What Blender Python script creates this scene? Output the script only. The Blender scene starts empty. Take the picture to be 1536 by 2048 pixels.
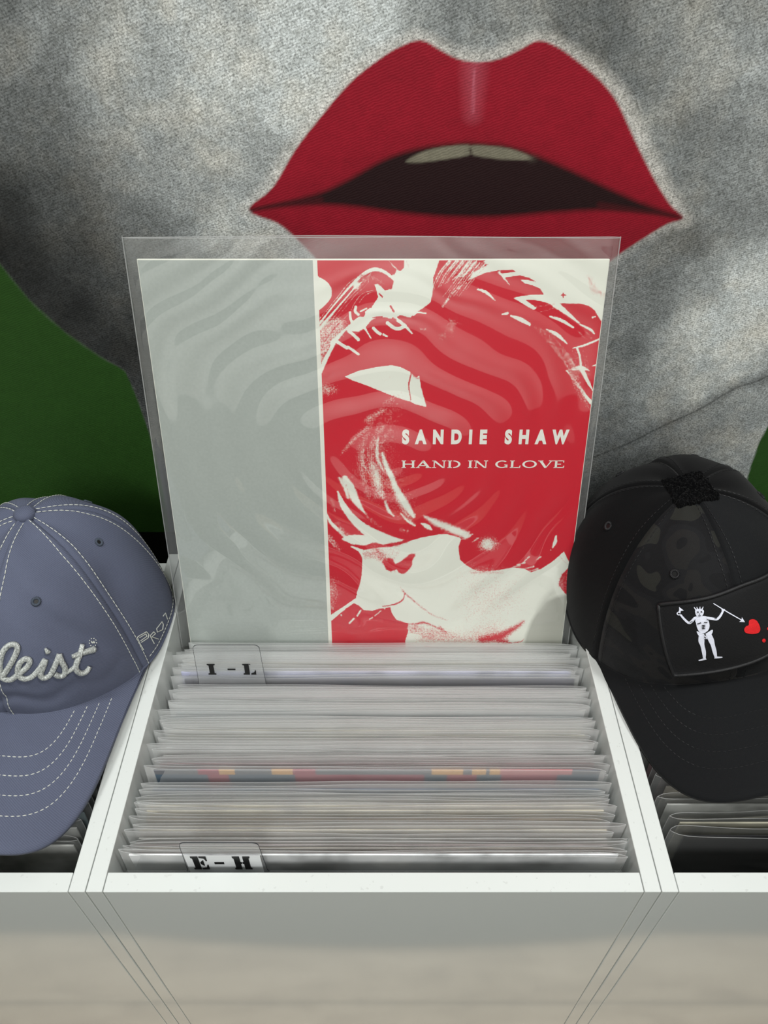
import bpy, bmesh, math, random
import numpy as np
from mathutils import Vector, Matrix, Euler
from mathutils.bvhtree import BVHTree

random.seed(7)
rng = np.random.RandomState(11)
SC = bpy.context.scene
COL = SC.collection
PI = math.pi
TZ = 0.80            # height of the bins' top edge above the floor

# ---------------------------------------------------------------- camera
PITCH = math.radians(42.7)
CAMH = 0.4823
FPX = 1485.0
CX, CY = 773.0, 1024.0
cd = bpy.data.cameras.new('camera')
cam = bpy.data.objects.new('camera', cd); COL.objects.link(cam)
cam.location = (0, 0, TZ + CAMH)
cam.rotation_euler = (PI / 2 - PITCH, 0, 0)
cd.sensor_fit = 'VERTICAL'; cd.sensor_height = 24.0; cd.sensor_width = 18.0
cd.lens = 24.0 * FPX / 2048.0
cd.shift_x = -(CX - 768.0) / 2048.0
cd.clip_start = 0.02
SC.camera = cam

# ---------------------------------------------------------------- world, lights, exposure
SC.view_settings.view_transform = 'Standard'
SC.view_settings.look = 'None'
SC.view_settings.gamma = 1.0
SC.view_settings.use_curve_mapping = False
SC.view_settings.exposure = 0.36
SC.cycles.transparent_max_bounces = 40
SC.cycles.max_bounces = 10
SC.cycles.diffuse_bounces = 4
SC.cycles.caustics_reflective = False
SC.cycles.caustics_refractive = False
W = bpy.data.worlds.new('world'); SC.world = W
W.use_nodes = True
W.node_tree.nodes['Background'].inputs[0].default_value = (0.9, 0.95, 1.0, 1)
W.node_tree.nodes['Background'].inputs[1].default_value = 0.12

def area_light(name, loc, target, size, power, color=(1, 1, 1)):
    l = bpy.data.lights.new(name, 'AREA'); l.shape = 'RECTANGLE'
    l.size, l.size_y = size; l.energy = power; l.color = color
    o = bpy.data.objects.new(name, l); COL.objects.link(o)
    o.location = loc
    d = Vector(target) - Vector(loc)
    o.rotation_euler = d.to_track_quat('-Z', 'Y').to_euler()
    return o
area_light('ceiling_and_fill_light', (-0.62, 0.16, 2.43), (-0.45, 0.26, 0.8), (0.16, 0.5), 9.6, (0.985, 1.0, 0.985))
area_light('ceiling_and_fill_light', (0.62, 0.16, 2.43), (0.45, 0.26, 0.8), (0.16, 0.5), 11.0, (0.985, 1.0, 0.985))
area_light('ceiling_and_fill_light', (-0.1, -1.7, 2.43), (0.0, -1.65, 0.0), (1.2, 0.3), 33, (0.985, 1.0, 0.985))  # added fill behind the camera, brightens the front wall and forward faces

# ---------------------------------------------------------------- pixel helpers (photograph -> ray)
CAMP = Vector((0, 0, TZ + CAMH))
FW = Vector((0, math.cos(PITCH), -math.sin(PITCH)))
UP = Vector((0, math.sin(PITCH), math.cos(PITCH)))
def ray(px, py):
    return (FW + Vector((1, 0, 0)) * ((px - CX) / FPX) + UP * (-(py - CY) / FPX)).normalized()
def proj(x, y, z):                       # numpy arrays, world -> photograph pixels
    dy = y; dz = z - (TZ + CAMH)
    zc = dy * FW.y + dz * FW.z
    u = dy * UP.y + dz * UP.z
    return CX + FPX * x / zc, CY - FPX * u / zc

# ---------------------------------------------------------------- object helpers
def link(o, parent=None):
    COL.objects.link(o)
    if parent is not None: o.parent = parent
    return o
def tag(o, label=None, cat=None, group=None, kind=None):
    if label: o['label'] = label
    if cat: o['category'] = cat
    if group: o['group'] = group
    if kind: o['kind'] = kind
    return o
def empty(name, loc=(0, 0, 0), rot=(0, 0, 0)):
    o = bpy.data.objects.new(name, None); COL.objects.link(o)
    o.location = loc; o.rotation_euler = rot; o.empty_display_size = 0.02
    return o
def pydata(name, verts, faces, mat=None, parent=None, smooth=False):
    me = bpy.data.meshes.new(name)
    me.from_pydata([tuple(v) for v in verts], [], faces)
    if mat:
        for m in (mat if isinstance(mat, (list, tuple)) else [mat]): me.materials.append(m)
    if smooth: me.polygons.foreach_set('use_smooth', [True] * len(me.polygons))
    me.update()
    o = bpy.data.objects.new(name, me)
    return link(o, parent)
def from_bm(name, bm, mat=None, parent=None, smooth=False):
    me = bpy.data.meshes.new(name); bm.to_mesh(me); bm.free()
    if mat:
        for m in (mat if isinstance(mat, (list, tuple)) else [mat]): me.materials.append(m)
    if smooth: me.polygons.foreach_set('use_smooth', [True] * len(me.polygons))
    o = bpy.data.objects.new(name, me)
    return link(o, parent)
def box_bm(bm, lo, hi, bevel=0.0, seg=1):
    r = bmesh.ops.create_cube(bm, size=1.0)
    for v in r['verts']:
        v.co = Vector([lo[i] + (v.co[i] + 0.5) * (hi[i] - lo[i]) for i in range(3)])
    if bevel > 0:
        es = list({e for v in r['verts'] for e in v.link_edges})
        bmesh.ops.bevel(bm, geom=es, offset=bevel, segments=seg, affect='EDGES', profile=0.5)
def box(name, lo, hi, mat, parent=None, bevel=0.0, seg=2):
    bm = bmesh.new(); box_bm(bm, lo, hi, bevel, seg)
    return from_bm(name, bm, mat, parent)
def grid_mesh(name, P, mat, parent=None, smooth=True, attrs=None):
    """P: (ny, nx, 3) array"""
    ny, nx = P.shape[:2]
    me = bpy.data.meshes.new(name)
    me.vertices.add(ny * nx)
    me.vertices.foreach_set('co', P.reshape(-1).astype(np.float32))
    i = np.arange((ny - 1) * (nx - 1)); r = i // (nx - 1); c = i % (nx - 1)
    a = r * nx + c
    q = np.stack([a, a + 1, a + nx + 1, a + nx], 1).reshape(-1).astype(np.int32)
    n = len(i)
    me.loops.add(4 * n); me.loops.foreach_set('vertex_index', q)
    me.polygons.add(n)
    me.polygons.foreach_set('loop_start', np.arange(0, 4 * n, 4, dtype=np.int32))
    if attrs:
        for k, A in attrs.items():
            A = np.asarray(A)
            if A.ndim == 2:
                at = me.attributes.new(k, 'FLOAT', 'POINT'); at.data.foreach_set('value', A.reshape(-1).astype(np.float32))
            else:
                at = me.attributes.new(k, 'FLOAT_COLOR', 'POINT')
                C4 = np.concatenate([A, np.ones(A.shape[:2] + (1,))], 2)
                at.data.foreach_set('color', C4.reshape(-1).astype(np.float32))
    me.update(calc_edges=True); me.validate()
    me.polygons.foreach_set('use_smooth', [smooth] * len(me.polygons))
    me.materials.append(mat)
    return link(bpy.data.objects.new(name, me), parent)

# ---------------------------------------------------------------- material helpers
def srgb(r, g, b):
    f = lambda c: (c / 255) / 12.92 if c / 255 <= 0.04045 else ((c / 255 + 0.055) / 1.055) ** 2.4
    return (f(r), f(g), f(b))
class NT:
    def __init__(s, name):
        s.m = bpy.data.materials.new(name); s.m.use_nodes = True
        s.t = s.m.node_tree; s.t.nodes.clear()
        s.out = s.n('ShaderNodeOutputMaterial')
    def n(s, ty, **kw):
        x = s.t.nodes.new(ty)
        for k, v in kw.items():
            if k in ('op', 'operation'): x.operation = v
            elif hasattr(x, k): setattr(x, k, v)
        return x
    def l(s, a, b): s.t.links.new(a, b)
    def val(s, sock, v):
        if hasattr(v, 'is_output') or isinstance(v, bpy.types.NodeSocket): s.l(v, sock)
        else: sock.default_value = v
    def math(s, op, a, b=0.0, c=None, clamp=False):
        x = s.n('ShaderNodeMath', op=op); x.use_clamp = clamp
        s.val(x.inputs[0], a); s.val(x.inputs[1], b)
        if c is not None: s.val(x.inputs[2], c)
        return x.outputs[0]
    def mix(s, f, a, b, blend='MIX'):
        x = s.n('ShaderNodeMix'); x.data_type = 'RGBA'; x.blend_type = blend
        s.val(x.inputs[0], f)
        for i, v in ((6, a), (7, b)):
            if isinstance(v, tuple): v = tuple(v[:3]) + (1.0,)
            s.val(x.inputs[i], v)
        return x.outputs[2]
    def coord(s, kind='Object', scale=(1, 1, 1), rot=(0, 0, 0)):
        c = s.n('ShaderNodeTexCoord'); mp = s.n('ShaderNodeMapping')
        mp.inputs['Scale'].default_value = scale; mp.inputs['Rotation'].default_value = rot
        s.l(c.outputs[kind], mp.inputs[0]); return mp.outputs[0]
    def noise(s, vec, scale, detail=4, rough=0.5, dist=0.0):
        x = s.n('ShaderNodeTexNoise'); s.l(vec, x.inputs['Vector'])
        x.inputs['Scale'].default_value = scale; x.inputs['Detail'].default_value = detail
        x.inputs['Roughness'].default_value = rough; x.inputs['Distortion'].default_value = dist
        return x.outputs[0]
    def ramp(s, f, stops, interp='LINEAR'):
        x = s.n('ShaderNodeValToRGB'); x.color_ramp.interpolation = interp
        e = x.color_ramp.elements
        while len(e) < len(stops): e.new(0.5)
        for i, (p, c) in enumerate(stops):
            e[i].position = p; e[i].color = tuple(c[:3]) + (1,)
        s.l(f, x.inputs[0]); return x.outputs[0]
    def bump(s, h, strength=0.3, dist=0.001):
        x = s.n('ShaderNodeBump'); x.inputs['Strength'].default_value = strength
        x.inputs['Distance'].default_value = dist; s.l(h, x.inputs['Height']); return x.outputs[0]
    def pbr(s, color, rough=0.5, spec=0.5, normal=None, **kw):
        p = s.n('ShaderNodeBsdfPrincipled')
        if isinstance(color, tuple): color = tuple(color[:3]) + (1.0,)
        s.val(p.inputs['Base Color'], color); s.val(p.inputs['Roughness'], rough)
        s.val(p.inputs['Specular IOR Level'], spec)
        for k, v in kw.items():
            kk = k.replace('_', ' '); 
            if isinstance(v, tuple): v = tuple(v[:3]) + (1.0,)
            s.val(p.inputs[kk], v)
        if normal is not None: s.l(normal, p.inputs['Normal'])
        s.l(p.outputs[0], s.out.inputs[0]); return p
def simple(name, color, rough=0.5, spec=0.5, nscale=None, namt=0.1, bump=0.0, bscale=200, **kw):
    t = NT(name); c = t.coord()
    col = tuple(color)
    if nscale:
        f = t.noise(c, nscale, 4, 0.6)
        lo = tuple(x * (1 - namt) for x in color); hi = tuple(min(1, x * (1 + namt)) for x in color)
        col = t.ramp(f, [(0.3, lo), (0.7, hi)])
    nrm = t.bump(t.noise(c, bscale, 3), bump, 0.0004) if bump else None
    t.pbr(col, rough, spec, nrm, **kw)
    return t.m

# ---------------------------------------------------------------- materials
def mat_cabinet(face=False):
    t = NT('white_gloss_laminate'); c = t.coord()
    sp = t.noise(c, 260, 2, 0.5)
    dust = t.math('MULTIPLY', t.math('GREATER_THAN', sp, 0.68), t.noise(c, 30, 2))
    geo = t.n('ShaderNodeNewGeometry'); sx = t.n('ShaderNodeSeparateXYZ'); t.l(geo.outputs['True Normal'], sx.inputs[0])
    up = t.math('GREATER_THAN', sx.outputs[2], 0.8)
    dust = t.math('MULTIPLY', dust, up)
    col = t.mix(t.math('MULTIPLY', dust, 0.35), srgb(214, 218, 215), srgb(140, 140, 136))
    rough = t.math('ADD', t.math('MULTIPLY', up, 0.3), 0.07)
    t.pbr(col, rough, 0.5, t.bump(t.noise(c, 9, 2), 0.05, 0.0006), Coat_Weight=0.45, Coat_Roughness=0.05)
    return t.m
M_CAB = mat_cabinet()
M_CABIN = simple('white_inner_laminate', srgb(205, 208, 205), 0.3, 0.5)

def mat_film(name, haze=0.10, clear=0.955, tint=(0.86, 0.88, 0.87), rough=0.09, bump_s=0.25, bscale=9, gloss=1.0, rings=False):
    t = NT(name); c = t.coord()
    n1 = t.noise(c, bscale, 2, 0.45, 0.6)
    h = n1
    if rings:
        mp = t.n('ShaderNodeMapping'); co = t.n('ShaderNodeTexCoord'); t.l(co.outputs['Object'], mp.inputs[0])
        mp.inputs['Location'].default_value = (-0.012, 0, -0.165)
        w = t.n('ShaderNodeTexWave', wave_type='RINGS', rings_direction='Y', wave_profile='SIN'); t.l(mp.outputs[0], w.inputs[0])
        w.inputs['Scale'].default_value = 10.5; w.inputs['Distortion'].default_value = 13
        w.inputs['Detail'].default_value = 1.4; w.inputs['Detail Scale'].default_value = 0.7
        h = t.math('ADD', t.math('MULTIPLY', w.outputs['Fac'], 0.33), t.math('MULTIPLY', n1, 0.9))
    nrm = t.bump(h, bump_s, 0.004)
    tr = t.n('ShaderNodeBsdfTransparent'); tr.inputs[0].default_value = (clear, clear + 0.004, clear + 0.004, 1)
    df = t.n('ShaderNodeBsdfDiffuse'); df.inputs[0].default_value = tint + (1,); t.l(nrm, df.inputs['Normal'])
    tl = t.n('ShaderNodeBsdfTranslucent'); tl.inputs[0].default_value = tint + (1,)
    hz = t.n('ShaderNodeMixShader'); hz.inputs[0].default_value = 0.5; t.l(df.outputs[0], hz.inputs[1]); t.l(tl.outputs[0], hz.inputs[2])
    m1 = t.n('ShaderNodeMixShader'); m1.inputs[0].default_value = haze
    t.l(tr.outputs[0], m1.inputs[1]); t.l(hz.outputs[0], m1.inputs[2])
    gl = t.n('ShaderNodeBsdfGlossy'); gl.inputs['Roughness'].default_value = rough; t.l(nrm, gl.inputs['Normal'])
    fr = t.n('ShaderNodeLayerWeight'); fr.inputs[0].default_value = 0.5; t.l(nrm, fr.inputs['Normal'])
    f = t.math('MULTIPLY', t.math('ADD', t.math('MULTIPLY', t.math('POWER', fr.outputs['Facing'], 5.0), 0.45), 0.05), gloss, clamp=True)
    m2 = t.n('ShaderNodeMixShader'); t.l(f, m2.inputs[0]); t.l(m1.outputs[0], m2.inputs[1]); t.l(gl.outputs[0], m2.inputs[2])
    t.l(m2.outputs[0], t.out.inputs[0]); return t.m
M_FILM = mat_film('clear_sleeve_film', 0.42, clear=0.985, tint=(1.0, 1.0, 0.995), bump_s=0.5, bscale=14)
M_FILM2 = mat_film('clearer_sleeve_film', 0.14, bump_s=0.6, bscale=18, gloss=1.6)
M_FILMD = mat_film('clear_outer_sleeve_film', 0.03, clear=0.99, bump_s=0.8, bscale=7, rough=0.05, rings=True, gloss=2.3)
M_FILMB = mat_film('clear_outer_sleeve_back_film', 0.18, bump_s=0.2, bscale=7, rough=0.1)
M_EDGE = mat_film('sleeve_edge_film', 0.34, tint=(0.97, 0.98, 0.98), rough=0.2, bump_s=0.05, gloss=1.5)

# ---------------------------------------------------------------- setting
def mat_wood_floor():
    t = NT('pale_oak_floor'); c = t.coord('Object', (1.2, 9, 1))
    g = t.noise(c, 5, 6, 0.65, 0.8)
    c2 = t.coord('Object', (2.5, 50, 1)); g2 = t.noise(c2, 5, 5, 0.7, 0.5)
    f = t.math('ADD', t.math('MULTIPLY', g, 0.6), t.math('MULTIPLY', g2, 0.4))
    col = t.ramp(f, [(0.32, srgb(140, 118, 94)), (0.5, srgb(188, 168, 142)), (0.68, srgb(214, 197, 172))])
    t.pbr(col, 0.45, 0.4); return t.m
M_OAK = mat_wood_floor()
fl = tag(empty('floor'), kind='structure')
for k in range(-8, 2):
    for j, (xa, xb) in enumerate(((-2.6, -1.2 + 0.1 * (k % 3)), (-1.2 + 0.1 * (k % 3), 1.1 + 0.2 * (k % 2)), (1.1 + 0.2 * (k % 2), 2.6))):
        y0 = -2.72 + (k + 8) * 0.345
        box('floor_plank', (xa + 0.001, y0, -0.015), (xb - 0.001, y0 + 0.343, 0.0), M_OAK, fl, 0.001, 1)
M_WALL = simple('green_wall_paint', srgb(40, 42, 38), 0.7, 0.3)
M_WHITE = simple('white_wall_paint', srgb(226, 228, 224), 0.8, 0.2)
M_DARK = simple('dark_reflection_band_paint', srgb(58, 60, 60), 0.6, 0.3)
M_CEIL = simple('white_ceiling_paint', srgb(212, 212, 208), 0.9, 0.1)
tag(box('wall_back', (-2.6, 0.565, -0.015), (2.6, 0.62, 2.5), M_WALL), kind='structure')
tag(box('wall_front', (-2.6, -2.78, -0.015), (2.6, -2.72, 2.5), M_WHITE), kind='structure')
tag(box('wall_left', (-2.66, -2.78, -0.015), (-2.6, 0.62, 2.5), M_WHITE), kind='structure')
tag(box('wall_right', (2.6, -2.78, -0.015), (2.66, 0.62, 2.5), M_WHITE), kind='structure')
tag(box('ceiling', (-2.66, -2.78, 2.5), (2.66, 0.62, 2.55), M_CEIL), kind='structure')
tag(box('reflection_band_1', (-2.6, -2.72, 0.0), (2.6, -2.69, 0.95), M_DARK), kind='structure')  # unseen dark band, added so the display sleeve film reflects swirls
# grey rug standing back from the bins (seen mirrored in their glossy fronts)
def rug():
    n = 48; vs = []; fs = []
    for i in range(n + 1):
        x = -1.5 + 3.0 * i / n
        ye = -0.056 + 0.020 * max(0, 1 - (x / 0.42) ** 2)
        for (y, z) in ((ye, 0.0005), (ye, 0.010), (-1.6, 0.010), (-1.6, 0.0005)):
            vs.append((x, y, z))
    for i in range(n):
        for k in range(4):
            a = 4 * i + k; b = 4 * i + (k + 1) % 4
            fs.append((a, b, b + 4, a + 4))
    fs.append((3, 2, 1, 0)); m = 4 * n; fs.append((m, m + 1, m + 2, m + 3))
    o = pydata('rug', vs, fs, simple('grey_rug_pile', srgb(78, 80, 78), 0.95, 0.05, 300, 0.25, 0.4, 500))
    tag(o, 'grey rug on the oak floor, mirrored in the glossy bin fronts', 'rug')
rug()

# ---------------------------------------------------------------- record bins
YF, YB = 0.1775, 0.467          # front and back of the bins
TH = 0.0102
UX0, UX1 = -0.1858, 0.1698      # the centre unit
UWID = UX1 - UX0
def bin_unit(x0, label):
    x1 = x0 + UWID - 0.0003
    x0 = x0 + 0.0002
    r = tag(empty('record_bin', (x0, YF, 0)), label, 'cabinet', 'white record bins in a row')
    def b(name, lo, hi, mat=M_CAB, bev=0.0006):
        return box(name, (lo[0] - x0, lo[1] - YF, lo[2]), (hi[0] - x0, hi[1] - YF, hi[2]), mat, r, bev)
    g = 0.0004
    b('side_panel', (x0, YF, 0.02), (x0 + TH, YB, TZ))
    b('side_panel', (x1 - TH, YF, 0.02), (x1, YB, TZ))
    b('front_panel', (x0 + TH + g, YF, 0.06), (x1 - TH - g, YF + 0.0118, TZ - 0.0002))
    b('back_panel', (x0 + TH + g, YB - TH, 0.04), (x1 - TH - g, YB, TZ - 0.012))
    b('bottom_panel', (x0 + TH + g, YF + 0.0125, TZ - 0.345), (x1 - TH - g, YB - TH - g, TZ - 0.333), M_CABIN)
    b('plinth', (x0 + 0.004, YF + 0.03, 0.0), (x1 - 0.004, YB - 0.03, 0.0598), M_CABIN)
    return r
bin_unit(UX0 - UWID, 'white gloss record bin under the grey-blue cap')
bin_unit(UX0, 'white gloss record bin in the centre, packed with sleeved records')
bin_unit(UX1, 'white gloss record bin under the black cap')

# ---------------------------------------------------------------- records
JC = {  # jacket colours
 'grey': (220, 220, 216), 'beige': (226, 216, 192), 'cream': (206, 200, 178), 'white': (226, 228, 230),
 'slate': (140, 156, 160), 'mauve': (210, 190, 194), 'lilac': (186, 188, 214), 'navy': (30, 34, 62),
 'pink': (186, 150, 154), 'brown': (150, 126, 100), 'black': (20, 20, 22), 'blue': (84, 108, 134), 'taupe': (196, 188, 174)}
def mat_jacket(nm, c):
    t = NT(nm + '_record_jacket'); co = t.coord('Object', (1, 1, 1))
    inf = t.n('ShaderNodeObjectInfo')
    vm = t.n('ShaderNodeVectorMath', operation='ADD'); t.l(co, vm.inputs[0])
    cx = t.n('ShaderNodeCombineXYZ'); t.l(t.math('MULTIPLY', inf.outputs['Random'], 37.0), cx.inputs[0]); t.l(cx.outputs[0], vm.inputs[1])
    f = t.noise(vm.outputs[0], 22, 3, 0.6)
    base = srgb(*c); alt = srgb(*[min(255, int(v * 0.72)) for v in c]); hi = srgb(*[min(255, int(v * 1.14)) for v in c])
    col = t.ramp(f, [(0.36, alt), (0.5, base), (0.64, hi)])
    t.pbr(col, 0.45, 0.4); return t.m
MJ = {k: mat_jacket(k, v) for k, v in JC.items()}
def mat_blocks():
    t = NT('multicolour_block_jacket'); co = t.n('ShaderNodeTexCoord'); sx = t.n('ShaderNodeSeparateXYZ'); t.l(co.outputs['Object'], sx.inputs[0])
    u = t.math('ADD', t.math('MULTIPLY', sx.outputs[0], 3.17), 0.5)
    B = srgb(74, 100, 118); R = srgb(172, 62, 84); Y = srgb(226, 176, 110); G = srgb(112, 116, 122); P = srgb(204, 128, 130)
    low = t.ramp(u, [(0.0, B), (0.12, R), (0.165, B), (0.315, R), (0.605, B), (0.655, R), (0.72, B), (0.775, R), (0.90, B)], 'CONSTANT')
    top = t.ramp(u, [(0.0, G), (0.10, R), (0.145, Y), (0.18, G), (0.265, Y), (0.31, R), (0.36, G), (0.62, Y), (0.69, G), (0.71, Y), (0.74, G), (0.75, Y), (0.77, P), (0.93, G)], 'CONSTANT')
    f = t.math('GREATER_THAN', sx.outputs[2], 0.3085)
    n = t.noise(t.coord(), 300, 2)
    col = t.mix(f, low, top); col = t.mix(t.math('MULTIPLY', n, 0.3), col, srgb(150, 140, 140))
    t.pbr(col, 0.45, 0.4); return t.m
M_BLOCK = mat_blocks()

HS = 0.3215     # height of a sleeve
def sleeve_mesh(seed, w=0.328, h=HS, amp=1.0, fm=None):
    r = np.random.RandomState(seed)
    nx = 27; zs = np.concatenate([np.linspace(0, h - 0.03, 4), np.linspace(h - 0.022, h, 6)])
    xs = -np.cos(np.linspace(0, PI, nx)) * w / 2
    ph = r.rand(8) * 6.28; a = r.rand(8)
    tilt = (r.rand() - 0.5) * 0.0022
    vs = []; fs = []; mi = []
    for side in (-1, 1):
        base = len(vs)
        for zi, z in enumerate(zs):
            k = max(0, (z - (h - 0.03)) / 0.03)
            for x in xs:
                e = 1 - abs(2 * x / w) ** 44
                wv = 0.45 * math.sin(x * 28 + ph[0 if side < 0 else 1]) + 0.3 * math.sin(x * 61 + ph[2 if side < 0 else 3])
                cen = math.sin(x * 17 + ph[4]) * k * 0.00025 + tilt * (2 * x / w) ** 15 * k * 2
                o = (0.00112 * (1 + (amp - 1) * k * (0.8 + 0.8 * wv * side * 0.5)) + 0.0005 * wv * k * amp) * e + 0.00008
                zz = z + k * (0.0009 * math.sin(x * 11 + ph[5]) + 0.0005 * math.sin(x * 37 + ph[6 if side < 0 else 7])) + (0.0008 * side * k * (a[0] - .3))
                vs.append((x, side * o + cen, zz))
        nz = len(zs)
        for zi in range(nz - 1):
            for xi in range(nx - 1):
                p = base + zi * nx + xi
                f = (p, p + 1, p + nx + 1, p + nx)
                fs.append(f if side < 0 else f[::-1]); mi.append(0)
        # lip: thin strip with real thickness along the open edge
        top = base + (nz - 1) * nx
        lb = len(vs); t = 0.00015
        for xi in range(nx):
            x, y, z = vs[top + xi]
            for (dy, dz) in ((-t, -t), (-t, t), (t, t), (t, -t)): vs.append((x, y + dy, z + dz))
        for xi in range(nx - 1):
            for k in range(4):
                p = lb + 4 * xi + k; q = lb + 4 * xi + (k + 1) % 4
                fs.append((p, q, q + 4, p + 4)); mi.append(1)
    # welded side seams, also thin strips
    for sx in (-1, 1):
        lb = len(vs); t = 0.00016
        zz = np.linspace(0, h, 5)
        for z in zz:
            for (dx, dy) in ((-t, -t), (-t, t), (t, t), (t, -t)): vs.append((sx * w / 2 + dx, tilt * sx * 2 * 1.0 * max(0, (z - (h - 0.03)) / 0.03) + dy, z))
        for zi in range(len(zz) - 1):
            for k in range(4):
                p = lb + 4 * zi + k; q = lb + 4 * zi + (k + 1) % 4
                fs.append((p, q, q + 4, p + 4)); mi.append(1)
    me = bpy.data.meshes.new('plastic_sleeve'); me.from_pydata(vs, [], fs)
    me.materials.append(fm or M_FILM); me.materials.append(M_EDGE)
    me.polygons.foreach_set('material_index', mi)
    me.polygons.foreach_set('use_smooth', [m == 0 for m in mi]); me.update()
    return me
SLEEVES = [sleeve_mesh(s, 0.3250 + 0.0022 * math.sin(s)) for s in range(7)] + [sleeve_mesh(20 + s, 0.3250, HS, 3.0, M_FILM2) for s in range(3)] + [sleeve_mesh(30 + s, 0.3250, HS, 1.6, M_FILM2) for s in range(3)]
def jacket_mesh():
    bm = bmesh.new(); box_bm(bm, (-0.1565, -0.0006, 0.001), (0.1565, 0.0006, 0.3135), 0.0002, 1)
    me = bpy.data.meshes.new('jacket'); bm.to_mesh(me); bm.free(); me.materials.append(MJ['grey']); return me
JACKET = jacket_mesh()
def record(x, yb, zb, lean, jm, sv, label, group, jdx=0.0, jdz=0.0, roll=0.0):
    r = empty('sleeved_record', (x, yb, TZ + zb), (-lean, 0, roll))
    tag(r, label, 'record', group)
    s = bpy.data.objects.new('plastic_sleeve', SLEEVES[sv]); link(s, r)
    j = bpy.data.objects.new('jacket', JACKET); link(j, r)
    j.location = (jdx, 0, jdz)
    j.material_slots[0].link = 'OBJECT'; j.material_slots[0].material = jm
    return r
ORD = ['first', 'second', 'third', 'fourth', 'fifth', 'sixth', 'seventh', 'eighth', 'ninth', 'tenth', 'eleventh', 'twelfth',
       'thirteenth', 'fourteenth', 'fifteenth', 'sixteenth', 'seventeenth', 'eighteenth', 'nineteenth', 'twentieth', 'twenty-first',
       'twenty-second', 'twenty-third', 'twenty-fourth', 'twenty-fifth', 'twenty-sixth', 'twenty-seventh', 'twenty-eighth', 'twenty-ninth', 'thirtieth',
       'thirty-first', 'thirty-second', 'thirty-third', 'thirty-fourth', 'thirty-fifth', 'thirty-sixth', 'thirty-seventh', 'thirty-eighth', 'thirty-ninth', 'fortieth']
# centre bin, counted from the front rail towards the display record
BX = (UX0 + UX1) / 2
# (photo row of the sleeve's top edge, jacket colour) front to back
NREC = 42
pal = ['white', 'grey', 'taupe', 'mauve', 'grey', 'beige', 'taupe', 'brown', 'beige', 'beige', 'grey', 'grey', 'blue', 'BLOCK', 'slate', 'mauve',
       'pink', 'mauve', 'grey', 'grey', 'white', 'grey', 'cream', 'beige', 'grey', 'slate', 'slate', 'slate', 'slate', 'grey', 'grey', 'mauve',
       'mauve', 'navy', 'lilac', 'grey', 'grey', 'cream', 'beige', 'grey', 'white', 'grey']
CW = {'BLOCK': 'red, blue and yellow', 'taupe': 'grey-brown', 'mauve': 'mauve-grey', 'beige': 'beige', 'slate': 'slate blue-grey'}
ytop = []
IDX_EH, IDX_IL = -1, 32
y = 0.2005
for i in range(NREC):
    ytop.append(y)
    y += 0.00432 * (1 + 0.28 * math.sin(i * 2.3)) + (0.0042 if i in (IDX_EH, IDX_IL) else 0) + (0.0042 if i == 12 else 0) + (0.0025 if i in (32, 5, 20) else 0)
yscale = (0.3800 - 0.2005) / (ytop[-1] - 0.2005)
ytop = [0.2005 + (v - 0.2005) * yscale for v in ytop]
divs = {-1: (0.1956, -0.004, 0.1908)}
for i in range(NREC):
    t = i / (NREC - 1)
    zt = -0.004 - 0.015 * t + 0.0022 * math.sin(i * 1.7) + (0.002 if i == 0 else 0)
    ybot = 0.1965 + (ytop[i] - 0.2005) * 0.72
    lean = math.atan2(ytop[i] - ybot, HS)
    zb = zt - HS * math.cos(lean)
    k = pal[i]; jm = M_BLOCK if k == 'BLOCK' else MJ[k]
    zt += {13: 0.0075, 0: 0.003}.get(i, 0); zb = zt - HS * math.cos(lean)
    jdz = {13: 0.0065, 14: 0.0055, 33: 0.005, 34: 0.006, 0: 0.0065}.get(i, (rng.rand() - 0.55) * 0.004)
    zb_j = jdz
    dx = (rng.rand() - 0.5) * 0.0095
    if i in (0,): dx = -0.001
    cw = CW.get(k, k)
    if i <= 20:
        where = ORD[i] + ' from the front rail of the centre bin'
    else:
        where = ORD[NREC - 1 - i] + ' in front of the big display record' if i < NREC - 1 else 'pressed against the foot of the big display record'
    record(BX + dx, ybot, zb, lean, jm, (i * 3) % 7, 'clear-sleeved record, %s jacket, %s' % (cw, where), 'records filed in the centre bin',
           jdx=-dx + (rng.rand() - 0.5) * 0.006, jdz=jdz, roll=(rng.rand() - 0.5) * 0.0016)
    if i == IDX_IL: divs[i] = (ytop[i] + 0.0034 * yscale, zt, ybot + 0.0028)
# short stack behind, on which the display record stands
for i in range(6):
    yb = 0.345 + i * 0.0085
    lean = math.radians(9.5)
    record(BX, yb, -0.0375 - HS * math.cos(lean), lean, MJ[['grey', 'black', 'beige', 'slate', 'grey', 'black'][i]], i,
           'low clear-sleeved record under the display record, %s from the bin back' % ORD[5 - i], 'records filed in the centre bin')
# left bin
for i in range(23):
    yb = 0.1975 + i * 0.0096
    zt = (-0.004 if i in (1, 2, 4) else -0.007) - 0.0004 * i
    lean = math.radians(3 + 0.2 * i)
    k = ['grey', 'grey', 'slate', 'black', 'grey', 'black', 'brown'][i % 7]
    if i > 17: k = 'black'; zt = -0.004
    record(BX - UWID - 0.004 * math.sin(i * 3.0) - 0.002, yb, zt - HS * math.cos(lean), lean, MJ[k], 10 + i % 3,
           'clear-sleeved record in the bin under the grey-blue cap, %s from its front rail' % ORD[i], 'records filed under the grey-blue cap', jdz=-0.003)
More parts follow.
